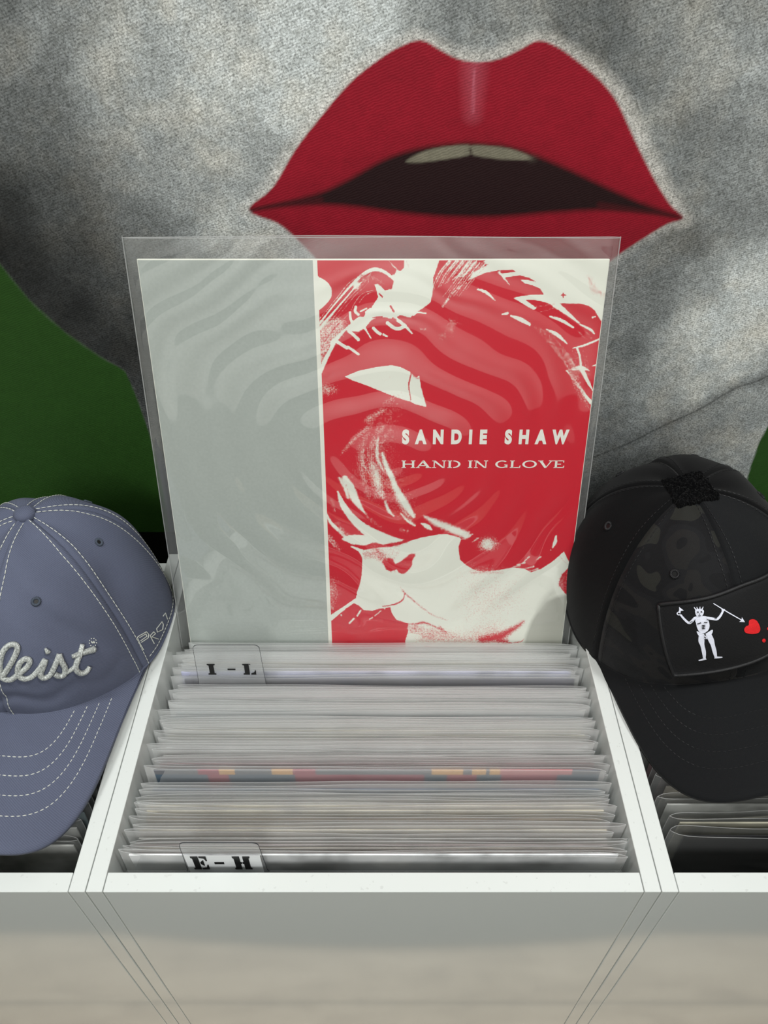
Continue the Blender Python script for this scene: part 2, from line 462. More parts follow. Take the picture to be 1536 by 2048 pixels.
# right bin
for i in range(20):
    yb = 0.201 + i * 0.0112
    zt = (-0.002 + 0.0006 * min(i, 5)) if i < 7 else -0.006
    if i >= 7: zt = -0.007
    lean = math.radians(2.5 + 0.25 * i)
    k = ['black', 'cream', 'grey', 'taupe', 'pink', 'pink', 'beige', 'grey'][i % 8]
    record(BX + UWID + 0.003 * math.sin(i * 2.1) + 0.001, yb, zt - HS * math.cos(lean), lean, MJ[k], 7 + i % 3,
           'clear-sleeved record in the bin under the black cap, %s from its front rail' % ORD[i], 'records filed under the black cap', jdx=0.004, jdz=-0.004 if i else 0.004)

# ---------------------------------------------------------------- divider cards
M_INK = simple('black_print_ink', srgb(14, 14, 15), 0.4, 0.4)
M_TAB = mat_film('frosted_divider_film', 0.16, tint=(0.9, 0.92, 0.93), rough=0.12, bump_s=0.1)
M_LINE = simple('dark_card_edge', srgb(52, 54, 58), 0.5, 0.4)
M_LABEL = simple('white_label_paper', srgb(232, 234, 236), 0.6, 0.3)
def rect(x0, y0, x1, y1): return [(x0, y0), (x1, y0), (x1, y1), (x0, y1)]
STENCIL = {
 'I': [[(0, 0), (.62, 0), (.62, .1), (.5, .14), (.5, .86), (.62, .9), (.62, 1), (0, 1), (0, .9), (.12, .86), (.12, .14), (0, .1)]],
 '-': [rect(0, .42, .62, .56)],
 'L': [[(0, 0), (.5, 0), (.5, 1), (.62, .9), (.62, 1), (0, 1), (0, .9), (.12, .86), (.12, .14), (0, .1)], [(.6, 0), (1, 0), (1, .4), (.93, .4), (.86, .22), (.6, .1)]],
 'E': [[(0, 0), (.48, 0), (.48, 1), (0, 1), (0, .9), (.1, .86), (.1, .14), (0, .1)], [(.54, .9), (.54, 1), (1, 1), (1, .66), (.93, .66), (.84, .86)],
       [(.54, 0), (1, 0), (1, .36), (.93, .36), (.84, .14), (.54, .1)], [(.54, .44), (.7, .3), (.76, .3), (.76, .7), (.7, .7), (.54, .56)]],
 'H': [[(0, 0), (.46, 0), (.46, 1), (0, 1), (0, .9), (.08, .86), (.08, .14), (0, .1)], [(.66, 0), (1.12, 0), (1.12, .1), (1.04, .14), (1.04, .86), (1.12, .9), (1.12, 1), (.66, 1)],
       rect(.46, .44, .54, .56), rect(.58, .44, .66, .56)]}
def polys_obj(name, polys, yoff, mat, parent, thick=0.0002):
    """flat polygons given in local x,z, extruded to a small thickness along y"""
    bm = bmesh.new()
    for P in polys:
        f = bm.faces.new([bm.verts.new((p[0], yoff, p[1])) for p in P])
    r = bmesh.ops.extrude_face_region(bm, geom=bm.faces[:])
    bmesh.ops.translate(bm, verts=[v for v in r['geom'] if isinstance(v, bmesh.types.BMVert)], vec=(0, thick, 0))
    bmesh.ops.triangulate(bm, faces=bm.faces[:])
    bmesh.ops.recalc_face_normals(bm, faces=bm.faces[:])
    return from_bm(name, bm, mat, parent)
def divider(idx, word, tx0, tx1, ztab, label, letters_z, lh, lw, starts, paper):
    yt, zt, yb = divs[idx]
    lean = math.atan2(yt - yb, HS) + (0.0 if paper else 0.006)
    r = empty('divider_card', (BX, yb, TZ + zt - HS * math.cos(lean)), (-lean, 0, 0))
    tag(r, label, 'divider', 'alphabet dividers in the centre bin')
    h = HS - 0.004
    a, b = tx0 - BX, tx1 - BX
    rad = 0.004
    pts = [(-0.16, 0.001), (0.16, 0.001), (0.16, h - 0.006), (b + 0.002, h - 0.006), (b + 0.001, h - 0.003), (b - 0.0006, ztab - rad)]
    for k in range(1, 7):
        an = k / 6 * PI / 2; pts.append((b - rad + rad * math.cos(an) - 0.0006, ztab - rad + rad * math.sin(an)))
    pts += [(a + rad - rad * math.sin(k / 6 * PI / 2), ztab - rad + rad * math.cos(k / 6 * PI / 2)) for k in range(0, 7)]
    pts += [(a - 0.001, h - 0.003), (a - 0.002, h - 0.006), (-0.16, h - 0.006)]
    polys_obj('card', [pts], -0.00015, M_TAB, r, 0.0003)
    # dark cut edge of the tab
    out = pts[3:-1]; vs = []; fs = []
    w = 0.00035
    for (x, z) in out:
        for (dy, dz) in ((-w, 0), (0, w), (w, 0), (0, -w)): vs.append((x + (0.0002 if dz else 0), dy, z + dz))
    for k in range(len(out) - 1):
        for q in range(4):
            p = 4 * k + q; s = 4 * k + (q + 1) % 4; fs.append((p, s, s + 4, p + 4))
    pydata('tab_edge', vs, fs, M_LINE, r)
    polys = []
    for ch, x0 in zip(word, starts):
        for P in STENCIL[ch]: polys.append([(x0 - BX + p[0] * lw, letters_z + p[1] * lh) for p in P])
    if paper: polys_obj('paper_label', [rect(a + 0.0006, letters_z - 0.014, b - 0.0012, letters_z + lh + 0.0008)], -0.0007, M_LABEL, r)
    polys_obj('lettering', polys, -0.0011, M_INK, r)
    return r
def xat(px, py, yy):   # x of the point seen at pixel px,py lying on the vertical plane y=yy
    d = ray(px, py); return d.x / d.y * yy
ye = divs[IDX_EH][0]; yi = divs[IDX_IL][0]
divider(IDX_EH, 'E-H', xat(368, 1715, ye), xat(521, 1700, ye), HS + 0.0310, 'white-labelled divider card lettered E - H at the bin front', HS - 0.0050, 0.0185, 0.0098,
        [xat(388, 1730, ye), xat(432, 1730, ye), xat(470, 1730, ye)], True)
divider(IDX_IL, 'I-L', xat(388, 1330, yi), xat(518, 1310, yi), HS + 0.0400, 'clear divider card lettered I - L near the display record', HS + 0.0085, 0.0118, 0.0100,
        [xat(413, 1340, yi), xat(453, 1340, yi), xat(484, 1340, yi)], False)

# ---------------------------------------------------------------- art fields (evaluated on the real planes)
def catmull(pts, n=6, closed=False):
    P = [np.array(p, float) for p in pts]
    out = []; m = len(P)
    rng_ = range(m if closed else m - 1)
    for i in rng_:
        p0 = P[(i - 1) % m] if (closed or i > 0) else P[0]
        p1 = P[i]; p2 = P[(i + 1) % m]
        p3 = P[(i + 2) % m] if (closed or i + 2 < m) else P[-1]
        for k in range(n):
            t = k / n
            out.append(0.5 * ((2 * p1) + (-p0 + p2) * t + (2 * p0 - 5 * p1 + 4 * p2 - p3) * t * t + (-p0 + 3 * p1 - 3 * p2 + p3) * t ** 3))
    if not closed: out.append(P[-1])
    return np.array(out)
class Field:
    def __init__(s, PX, PY, init=0.0):
        s.PX, s.PY = PX, PY; s.F = np.full(PX.shape, float(init))
        s.tr = lambda p: p
    def crop(s, ox, oy, k): s.tr = lambda p: (ox + p[0] / k, oy + p[1] / k); s.k = k; return s
    def sel(s, P, m):
        return np.nonzero((s.PX > P[:, 0].min() - m) & (s.PX < P[:, 0].max() + m) & (s.PY > P[:, 1].min() - m) & (s.PY < P[:, 1].max() + m))
    def apply(s, ix, mask, val):
        f = s.F[ix]; s.F[ix] = f * (1 - mask) + val * mask
    def stroke(s, pts, w, val=1.0, soft=1.0, op=1.0, smooth=True):
        w = list(w) if isinstance(w, (list, tuple)) else [w] * len(pts)
        if len(w) != len(pts): w = list(np.interp(np.linspace(0, 1, len(pts)), np.linspace(0, 1, len(w)), w))
        A = [s.tr(p) + (ww / s.k,) for p, ww in zip(pts, w)]
        A = catmull(A, 5) if smooth and len(A) > 2 else np.array(A)
        P = A[:, :2]; W = A[:, 2] / 2; mg = W.max() + soft
        ix = s.sel(P, mg)
        if len(ix[0]) == 0: return
        x = s.PX[ix]; y = s.PY[ix]; d = np.full(x.shape, 1e9)
        for i in range(len(P) - 1):
            a, b = P[i], P[i + 1]; v = b - a; L = max(v @ v, 1e-9)
            t = np.clip(((x - a[0]) * v[0] + (y - a[1]) * v[1]) / L, 0, 1)
            dd = np.hypot(x - a[0] - t * v[0], y - a[1] - t * v[1]) - (W[i] * (1 - t) + W[i + 1] * t)
            d = np.minimum(d, dd)
        s.apply(ix, np.clip(0.5 - d / soft, 0, 1) * op, val)
    def sd(s, P, x, y):
        ins = np.zeros(x.shape, bool); d = np.full(x.shape, 1e9)
        for i in range(len(P)):
            a, b = P[i], P[(i + 1) % len(P)]; v = b - a; L = max(v @ v, 1e-9)
            t = np.clip(((x - a[0]) * v[0] + (y - a[1]) * v[1]) / L, 0, 1)
            d = np.minimum(d, np.hypot(x - a[0] - t * v[0], y - a[1] - t * v[1]))
            c = ((a[1] > y) != (b[1] > y))
            if a[1] != b[1]: ins ^= c & (x < (b[0] - a[0]) * (y - a[1]) / (b[1] - a[1]) + a[0])
        return np.where(ins, -d, d)
    def poly(s, pts, val=1.0, soft=1.0, op=1.0, smooth=True):
        P = np.array([s.tr(p) for p in pts])
        if smooth: P = catmull(P, 4, True)
        ix = s.sel(P, soft)
        if len(ix[0]) == 0: return
        s.apply(ix, np.clip(0.5 - s.sd(P, s.PX[ix], s.PY[ix]) / soft, 0, 1) * op, val)
    def blob(s, c, rx, ry, val, op=1.0, ang=0.0):
        c = s.tr(c); rx /= s.k; ry /= s.k
        dx = s.PX - c[0]; dy = s.PY - c[1]; ca, sa = math.cos(ang), math.sin(ang)
        q = ((dx * ca + dy * sa) / rx) ** 2 + ((-dx * sa + dy * ca) / ry) ** 2
        m = np.exp(-q * 1.2) * op; s.F = s.F * (1 - m) + val * m
def vnoise(X, Y, scale, seed, octaves=4, rough=0.55):
    out = np.zeros(X.shape); amp = 1; tot = 0
    for o in range(octaves):
        r = np.random.RandomState(seed + o * 17).rand(128, 128)
        x = X * scale; y = Y * scale
        xi = np.floor(x).astype(int); yi = np.floor(y).astype(int)
        fx = x - xi; fy = y - yi; fx = fx * fx * (3 - 2 * fx); fy = fy * fy * (3 - 2 * fy)
        g = lambda a, b: r[(yi + b) % 128, (xi + a) % 128]
        out += amp * ((g(0, 0) * (1 - fx) + g(1, 0) * fx) * (1 - fy) + (g(0, 1) * (1 - fx) + g(1, 1) * fx) * fy)
        tot += amp; amp *= rough; scale *= 2.03
    return out / tot
def sstep(a, b, x):
    t = np.clip((x - a) / (b - a), 0, 1); return t * t * (3 - 2 * t)

# ---------------------------------------------------------------- the painting
PY_ = 0.530
PAINT_GAIN = 1.9
def painting():
    xs = np.concatenate([np.linspace(-0.62, -0.405, 24)[:-1], np.linspace(-0.405, 0.405, 640), np.linspace(0.405, 0.62, 24)[1:]])
    zs = np.concatenate([np.linspace(-0.034, 0.43, 400), np.linspace(0.43, 0.95, 50)[1:]]) + TZ
    X, Z = np.meshgrid(xs, zs)
    PX, PY = proj(X, np.full(X.shape, PY_), Z)
    out = Z > TZ + 0.44
    n1 = vnoise(X + 3, Z, 9, 1, 5, 0.6); n2 = vnoise(X + 3, Z, 34, 5, 4, 0.65); n3 = vnoise(X + 3, Z * 1.0, 120, 9, 4, 0.7)
    streak = vnoise(X + 3, Z * 0.3, 60, 21, 4, 0.6)
    # base tone of the face: airbrushed greys, lamp falloff over the canvas painted in
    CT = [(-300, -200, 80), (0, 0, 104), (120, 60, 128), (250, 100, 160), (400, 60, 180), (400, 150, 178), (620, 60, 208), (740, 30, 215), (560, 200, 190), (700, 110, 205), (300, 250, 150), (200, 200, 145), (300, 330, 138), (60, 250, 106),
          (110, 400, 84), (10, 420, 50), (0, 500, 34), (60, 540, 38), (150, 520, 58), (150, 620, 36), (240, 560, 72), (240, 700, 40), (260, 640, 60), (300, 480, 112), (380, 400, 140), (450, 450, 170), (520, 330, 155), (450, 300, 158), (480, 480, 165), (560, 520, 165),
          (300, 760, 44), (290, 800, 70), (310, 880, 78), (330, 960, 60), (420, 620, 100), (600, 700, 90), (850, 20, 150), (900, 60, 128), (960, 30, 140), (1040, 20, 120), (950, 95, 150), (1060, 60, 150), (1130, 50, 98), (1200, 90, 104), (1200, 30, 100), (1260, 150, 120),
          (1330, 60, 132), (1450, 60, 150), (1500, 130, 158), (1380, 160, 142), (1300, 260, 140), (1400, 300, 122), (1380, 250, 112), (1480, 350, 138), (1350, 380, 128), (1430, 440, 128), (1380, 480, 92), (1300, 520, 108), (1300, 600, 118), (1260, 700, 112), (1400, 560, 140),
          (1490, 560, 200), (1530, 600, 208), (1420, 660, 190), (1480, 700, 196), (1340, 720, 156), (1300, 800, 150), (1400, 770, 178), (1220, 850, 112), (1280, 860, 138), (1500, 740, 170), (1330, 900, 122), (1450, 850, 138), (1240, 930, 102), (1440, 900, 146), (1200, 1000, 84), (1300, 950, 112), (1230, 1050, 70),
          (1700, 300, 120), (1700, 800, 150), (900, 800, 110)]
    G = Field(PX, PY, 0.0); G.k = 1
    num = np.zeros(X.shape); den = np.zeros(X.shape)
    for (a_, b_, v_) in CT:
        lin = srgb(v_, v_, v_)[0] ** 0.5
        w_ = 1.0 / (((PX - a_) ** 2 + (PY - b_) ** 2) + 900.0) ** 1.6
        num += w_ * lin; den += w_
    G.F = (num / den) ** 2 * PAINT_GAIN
    # neck fold under the jaw
    G.poly([(1100, 960), (1180, 920), (1300, 862), (1400, 820), (1470, 778), (1560, 735), (1700, 640), (1700, 900), (1400, 990), (1100, 1100)], 0.30, 60, 0.25)
    G.stroke([(1100, 955), (1185, 915), (1250, 890), (1330, 850), (1400, 818), (1470, 777), (1536, 752), (1700, 660)], [14, 16, 16, 18, 20, 24, 26, 26], 0.22, 18, 0.6)
    G.stroke([(1100, 955), (1185, 915), (1250, 890), (1330, 850), (1400, 818), (1470, 777), (1536, 752), (1700, 660)], 1.5, 0.07, 3.5, 0.95)
    G.F = np.where(out, 0.45, G.F)
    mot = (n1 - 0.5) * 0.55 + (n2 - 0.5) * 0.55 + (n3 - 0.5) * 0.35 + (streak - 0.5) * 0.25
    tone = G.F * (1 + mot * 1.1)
    # bright halo along the lips
    H = Field(PX, PY, 0.0); H.k = 1
    lipU = [(497, 420), (545, 375), (590, 300), (640, 235), (700, 165), (760, 117), (800, 93), (842, 80), (880, 99), (915, 117), (955, 124), (1000, 117), (1040, 99), (1076, 81),
            (1112, 92), (1150, 118), (1200, 160), (1235, 205), (1270, 280), (1310, 360), (1342, 410), (1367, 436)]
    lipL = [(1335, 448), (1290, 475), (1240, 508), (1190, 545), (1100, 590), (950, 615), (800, 605), (700, 575), (650, 535), (620, 505), (595, 480), (555, 447)]
    H.stroke(lipU, [26, 36, 36, 36, 40, 40, 34, 30, 34, 40, 44, 40, 34, 30, 34, 40, 46, 56, 56, 52, 40, 26], 1, 26)
    H.stroke([(497, 420)] + lipL[::-1] + [(1367, 436)], 16, 0.6, 26)
    halo = H.F * (0.62 + 0.5 * n3)
    halo = np.clip(halo, 0, 1)[..., None]
    warm = np.clip((n2 - 0.42) * 2.2, 0, 1)[..., None]
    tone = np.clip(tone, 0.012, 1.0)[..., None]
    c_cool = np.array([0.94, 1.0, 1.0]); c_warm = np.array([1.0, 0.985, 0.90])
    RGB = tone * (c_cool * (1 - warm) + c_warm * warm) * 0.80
    RGB = RGB * (1 - halo * 0.7) + np.array([0.86, 0.82, 0.76]) * halo * 0.7
    # lips
    L = Field(PX, PY, 0.0); L.k = 1
    L.poly(lipU + lipL, 1.0, 5.0, 1.0, True)
    S = Field(PX, PY, 0.0); S.k = 1     # dark shading inside the lips (airbrush)
    mouth = [(502, 420), (560, 407), (640, 385), (700, 357), (770, 318), (840, 296), (900, 288), (945, 286), (1010, 292), (1060, 306), (1130, 335), (1200, 368), (1280, 404), (1360, 434),
             (1290, 426), (1200, 421), (1100, 426), (1000, 434), (900, 434), (800, 426), (700, 413), (610, 410)]
    S.poly(mouth, 0.55, 110, 0.75)
    S.poly([(505, 421), (600, 445), (700, 520), (600, 480), (540, 440)], 0.5, 30, 0.6)
    S.poly([(1362, 437), (1290, 450), (1240, 470), (1180, 560), (1290, 480)], 0.5, 30, 0.6)
    M = Field(PX, PY, 0.0); M.k = 1
    M.poly(mouth, 1.0, 14.0, 1.0)
    M.stroke([(500, 421), (560, 409), (640, 400)], [2, 6, 12], 0.85, 8)
    M.stroke([(1364, 436), (1300, 424), (1200, 410)], [2, 6, 12], 0.85, 8)
    T = Field(PX, PY, 0.0); T.k = 1
    T.poly([(812, 322), (840, 306), (880, 295), (935, 290), (938, 300), (938, 310), (900, 317), (850, 324), (825, 325)], 1, 5)
    T.poly([(944, 291), (1000, 294), (1035, 302), (1062, 314), (1056, 320), (1000, 318), (950, 311), (944, 302)], 1, 5)
    T.blob((1064, 318), 10, 8, 0.3, 0.6)
    HL = Field(PX, PY, 0.0); HL.k = 1
    HL.stroke([(948, 130), (947, 165), (945, 230)], [26, 22, 8], 0.32, 46)
    HL.stroke([(948, 140), (947, 190), (946, 225)], [2, 2, 1], 0.7, 6)
    red = np.array([0.33, 0.009, 0.024])[None, None] * (0.86 + 0.28 * n3[..., None])
    red = red * (1 - S.F[..., None] * 0.85) + np.array([0.10, 0.006, 0.010]) * S.F[..., None] * 0.85
    red = red * (1 - HL.F[..., None]) + np.array([0.75, 0.24, 0.32]) * HL.F[..., None]
    dark = np.array([0.020, 0.007, 0.008])
    red = red * (1 - M.F[..., None]) + dark * M.F[..., None]
    low = sstep(432, 470, PY)[..., None] * 0.35
    red = red * (1 - low) + np.array([0.26, 0.010, 0.022]) * low
    teeth = np.array([0.22, 0.205, 0.15]) * (0.75 + 0.5 * n3[..., None])
    red = red * (1 - T.F[..., None]) + teeth * T.F[..., None]
    lm = L.F[..., None]
    RGB = RGB * (1 - lm) + red * lm
    # green ground outside the jaw
    GR = Field(PX, PY, 0.0); GR.k = 1
    GR.poly([(-900, -100), (-300, 180), (-120, 380), (0, 527), (60, 600), (130, 663), (200, 712), (250, 741), (272, 790), (300, 868), (318, 940), (332, 1010), (345, 1120), (300, 1400), (-1500, 1400), (-1500, 0)], 1, 2.5, 1, False)
    GR.poly([(1640, 640), (1545, 835), (1518, 885), (1502, 930), (1485, 990), (1470, 1100), (1470, 1400), (2600, 1400), (2600, 300)], 1, 2.5, 1, False)
    ED = Field(PX, PY, 0.0); ED.k = 1
    ED.stroke([(-120, 383), (0, 528), (60, 601), (130, 664), (200, 713), (250, 742), (272, 790), (300, 868), (318, 940), (332, 1010)], 2.5, 0.5, 3)
    green = np.array([0.022, 0.070, 0.011]) * (0.9 + 0.2 * n3[..., None])
    gf = np.where(out, 0, GR.F)[..., None]
    RGB = RGB * (1 - gf) + green * gf
    e = ED.F[..., None] * (n3[..., None])
    RGB = RGB * (1 - e) + 0.2 * e
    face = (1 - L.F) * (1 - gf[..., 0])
    t = NT('painted_leather_canvas'); c = t.coord()
    at = t.n('ShaderNodeAttribute'); at.attribute_name = 'art'
    fa = t.n('ShaderNodeAttribute'); fa.attribute_name = 'face'
    g1 = t.noise(t.coord('Object', (1, 1, 1), (0, 0.5, 0)), 700, 3, 0.7, 0.4)
    g2 = t.noise(c, 190, 5, 0.75, 1.2)
    sp = t.ramp(g1, [(0.36, (0.35, 0.35, 0.35)), (0.56, (1.12, 1.12, 1.12))])
    sp2 = t.ramp(g2, [(0.38, (0.62, 0.62, 0.60)), (0.60, (1.1, 1.1, 1.1))])
    m = t.mix(1.0, sp, sp2, 'MULTIPLY')
    both = t.mix(1.0, at.outputs['Color'], m, 'MULTIPLY')
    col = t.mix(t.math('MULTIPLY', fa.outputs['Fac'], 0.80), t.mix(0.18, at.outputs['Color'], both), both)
    wv = t.n('ShaderNodeTexWave'); t.l(t.coord('Object', (1, 1, 1), (0, 0.35, 0)), wv.inputs[0]); wv.bands_direction = 'Z'
    wv.inputs['Scale'].default_value = 190; wv.inputs['Distortion'].default_value = 5; wv.inputs['Detail'].default_value = 2
    h = t.math('ADD', t.math('MULTIPLY', wv.outputs['Fac'], 0.5), g1)
    t.pbr(col, 0.5, 0.22, t.bump(h, 0.22, 0.0005))
    root = tag(empty('painting', (0, PY_, 0)), 'large canvas of a grey face with red lips on a green ground', 'painting')
    P = np.stack([X, np.full(X.shape, 0.0), Z], 2)
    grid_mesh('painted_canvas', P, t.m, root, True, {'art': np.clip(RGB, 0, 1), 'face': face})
    box('stretcher', (-0.6195, 0.0006, TZ - 0.0335), (0.6195, 0.0345, TZ + 0.9495), simple('dark_canvas_side', srgb(28, 28, 27), 0.8, 0.2), root, 0.001, 1)
painting()

# ---------------------------------------------------------------- the display record
def display_record():
    lean = math.radians(16.8)
    loc = Vector((-0.0088, 0.3875, TZ - 0.0310))
    root = empty('record_on_display', loc, (-lean, 0, 0))
    tag(root, 'big upright record in clear sleeve, half grey and half red portrait cover', 'record')
    Rm = Matrix.Rotation(-lean, 3, 'X')
    ex, ey, ez = Rm @ Vector((1, 0, 0)), Rm @ Vector((0, 1, 0)), Rm @ Vector((0, 0, 1))
    def loc2(px, py, off=0.0):           # pixel -> local x,z on the cover plane
        d = ray(px, py); o = loc - ey * off
        t = (o - CAMP).dot(ey) / d.dot(ey); p = CAMP + d * t - o
        return p.dot(ex), p.dot(ez)
    t = NT('cover_card'); c = t.coord()
    n = t.noise(c, 500, 2, 0.5)
    geo = t.n('ShaderNodeSeparateXYZ'); t.l(c, geo.inputs[0])
    x0 = -0.1575 + 0.372 * 0.315
    grey = t.ramp(n, [(0.3, srgb(176, 183, 177)), (0.7, srgb(182, 189, 183))])
    white = srgb(246, 246, 234)
    isf = t.math('LESS_THAN', geo.outputs[0], x0)
    ge = t.n('ShaderNodeNewGeometry')
    onface = t.math('LESS_THAN', geo.outputs[1], -0.00149)
    inner = t.math('MULTIPLY', t.math('GREATER_THAN', geo.outputs[0], -0.1570), t.math('LESS_THAN', geo.outputs[2], 0.3143))
    f = t.math('MULTIPLY', t.math('MULTIPLY', isf, onface), inner)
    t.pbr(t.mix(f, white, grey), 0.45, 0.4)
    box('jacket', (-0.1575, -0.0015, 0.0), (0.1575, 0.0015, 0.315), t.m, root, 0.0004, 2)
    # portrait print
    xs = np.linspace(x0 + 0.0030, 0.1569, 430); zs = np.linspace(0.0005, 0.3142, 640)
    X, Z = np.meshgrid(xs, zs)
    Wx = loc.x + X; Wy = loc.y + ez.y * Z - ey.y * 0.0016; Wz = loc.z + ez.z * Z - ey.z * 0.0016
    PX, PY = proj(Wx, Wy, Wz)
    T = Field(PX, PY, 0.0)
    # --- crop A (top left)
    T.crop(600, 500, 4.8)
    T.poly([(100, 200), (140, 215), (178, 255), (240, 290), (290, 345), (306, 400), (296, 460), (250, 520), (195, 570), (150, 605), (90, 640), (60, 400)], 1, 1.5)
    T.poly([(160, 700), (300, 650), (400, 650), (450, 740), (340, 900), (260, 1000), (200, 1120), (150, 1100)], 0.55, 14, 0.9)
    big = [(850, 100), (900, 165), (960, 205), (1000, 170), (1000, 90), (1340, 90), (1310, 180), (1280, 260), (1275, 400), (1255, 500), (1180, 560), (1110, 600), (1060, 650), (960, 625), (900, 665), (830, 650),
           (760, 640), (690, 670), (620, 750), (560, 785), (440, 770), (350, 880), (300, 980), (240, 1110), (190, 1230), (165, 1180), (230, 1040), (290, 930), (300, 870), (440, 750), (500, 690), (590, 620),
           (700, 530), (750, 450), (735, 390), (715, 330), (750, 325), (820, 390), (880, 370), (905, 290), (850, 250), (910, 235), (930, 180)]
    T.poly(big, 1, 2.5, 1, False)
    T.stroke([(160, 745), (300, 560), (420, 420), (520, 310), (620, 225), (720, 185), (820, 215), (910, 290)], [10, 14, 16, 22, 34, 36, 30, 20], 1, 1.6)
    T.stroke([(160, 790), (300, 620), (450, 450), (545, 340), (620, 300)], [20, 16, 12, 10, 3], 1, 1.6)
    T.blob((545, 335), 40, 44, 1, 1)
    for dx, w, v in ((-34, 6, .75), (-60, 5, .7), (28, 6, .8), (60, 5, .6), (95, 4, .55)):
        T.stroke([(170 + dx * .4, 760 + dx), (310 + dx, 590), (430 + dx, 440), (540 + dx, 320 + dx * .2), (680, 210 + dx * .5)], [w, w, w + 3, w, 2], v, 2)
    for q in range(9):
        T.stroke([(190 + 6 * q, 1060 - 22 * q), (230 + 14 * q, 900 - 20 * q), (300 + 22 * q, 780 - 22 * q)], [3, 8, 3], [.2, .8][q % 2], 2)
    T.poly([(580, 230), (700, 240), (790, 290), (840, 380), (800, 350), (720, 300), (600, 300)], 0.35, 8, 0.7)
    T.stroke([(560, 520), (620, 440), (700, 400)], [3, 5, 3], .75, 2); T.stroke([(480, 600), (530, 500), (600, 420), (720, 380)], [3, 5, 5, 3], .7, 2)
    T.poly([(600, 560), (640, 480), (690, 420), (740, 430), (735, 480), (690, 520), (690, 550), (620, 565)], 0.0, 2)
    T.poly([(560, 630), (590, 595), (625, 600), (610, 640)], 0.05, 2)
    for P, w in (([(340, 870), (450, 940)], 30), ([(460, 930), (510, 965), (560, 1000)], 24), ([(470, 780), (520, 820), (560, 860)], 30), ([(600, 720), (640, 780), (680, 845)], [34, 16, 10]),
                 ([(705, 750), (740, 785), (770, 805)], 30), ([(800, 810), (835, 830)], 18), ([(840, 700), (900, 745), (950, 755), (1010, 730)], 34), ([(840, 590), (920, 660), (1000, 720), (1075, 800)], [36, 34, 30, 14]),
                 ([(480, 600), (485, 660), (505, 700)], 24), ([(535, 545), (530, 590), (560, 620)], 26), ([(640, 560), (580, 590)], 14), ([(1090, 620), (1130, 600), (1210, 610)], [24, 14, 12])):
        T.stroke(P, w, 1, 1.6)
    for P, w in (([(870, 540), (900, 590)], 20), ([(890, 655), (920, 670)], 16), ([(960, 640), (1000, 690)], 18), ([(760, 420), (790, 450)], 16), ([(830, 350), (870, 370)], 22), ([(700, 650), (790, 640)], 12)):
        T.stroke(P, w, 0.1, 2)
    T.stroke([(1030, 110), (1040, 150)], 34, .7, 8)
    T.poly([(430, 1216), (500, 1185), (560, 1160), (740, 1122), (880, 1105), (960, 1122), (1060, 1170), (1115, 1225), (1145, 1205), (1160, 1310), (1215, 1508), (1100, 1478), (1060, 1455), (1000, 1440), (840, 1382), (640, 1300), (500, 1250)], 1, 1.8, 1, False)
    T.stroke([(1066, 1195), (1045, 1290), (1052, 1370), (1064, 1440)], [14, 16, 12, 8], 0.15, 3)
    T.stroke([(720, 1280), (800, 1255), (890, 1215)], 10, 0.55, 6, .7)
    T.stroke([(1060, 1180), (1120, 1230), (1150, 1225)], 12, 0.3, 3)
    T.poly([(190, 1290), (330, 1300), (340, 1370), (200, 1400)], 0.45, 16, .9)
    for q in range(13):
        x = 1300 + q * 22
        T.stroke([(x + 130, 105), (x + 30, 230), (x - 40, 400 - q * 12)], [14, 10, 2], [.95, .8, .3][q % 3], 3, .9)
    T.stroke([(1420, 470), (1370, 545)], [22, 12], .8, 6); T.stroke([(1536, 350), (1440, 440)], [10, 8], .6, 5)
    T.blob((1450, 740), 60, 90, .35, .8); T.blob((1370, 830), 60, 50, .35, .8); T.blob((1180, 760), 60, 20, .45, .8); T.blob((870, 1440), 70, 24, .5, .8, -.5)
    # --- crop B (top right)
    T.crop(900, 500, 4.267)
    T.poly([(330, 80), (1400, 80), (1380, 400), (1360, 640), (1285, 600), (1235, 515), (1190, 480), (1120, 458), (930, 455), (870, 470), (830, 450), (720, 425), (640, 425), (740, 495), (715, 512), (640, 470), (540, 408),
            (600, 395), (700, 382), (800, 380), (770, 330), (700, 300), (640, 285), (600, 252), (660, 255), (735, 272), (680, 240), (600, 215), (470, 235), (420, 205), (565, 185), (530, 168), (420, 172), (300, 195), (150, 260), (200, 190), (330, 125), (280, 100)], 1, 1.6, 1, False)
    T.stroke([(950, 385), (985, 385)], 12, 0.05, 1.5); T.stroke([(966, 368), (966, 404)], 10, 0.05, 1.5)
    T.poly([(1165, 210), (1210, 230), (1250, 310), (1330, 370), (1325, 420), (1260, 390), (1200, 370), (1175, 290)], .62, 10, .9)
    for P, w in (([(235, 335), (310, 362), (385, 432)], [14, 26, 6]), ([(445, 548), (490, 540)], [10, 24]), ([(520, 562), (600, 592), (680, 635)], [14, 38, 24]), ([(855, 568), (950, 600), (1050, 660)], [14, 28, 16]),
                 ([(825, 678), (910, 720), (1000, 800)], [10, 32, 8]), ([(900, 462), (1000, 540), (1100, 622)], [60, 34, 14]), ([(1110, 635), (1200, 680), (1232, 715)], [12, 22, 10]),
                 ([(1045, 838), (1150, 812), (1280, 758)], [6, 18, 14]), ([(990, 1032), (1060, 1015), (1120, 1005), (1190, 1028)], [8, 26, 36, 6]), ([(1120, 1010), (1180, 1130), (1220, 1200)], [40, 26, 10]),
                 ([(1000, 1035), (1090, 1150), (1160, 1250), (1215, 1310)], [10, 26, 26, 34]), ([(1085, 840), (1105, 900), (1120, 1000)], [20, 16, 18]), ([(1215, 990), (1250, 980)], [6, 16]), ([(1215, 575), (1240, 568)], [14, 10])):
        T.stroke(P, w, .97, 2)
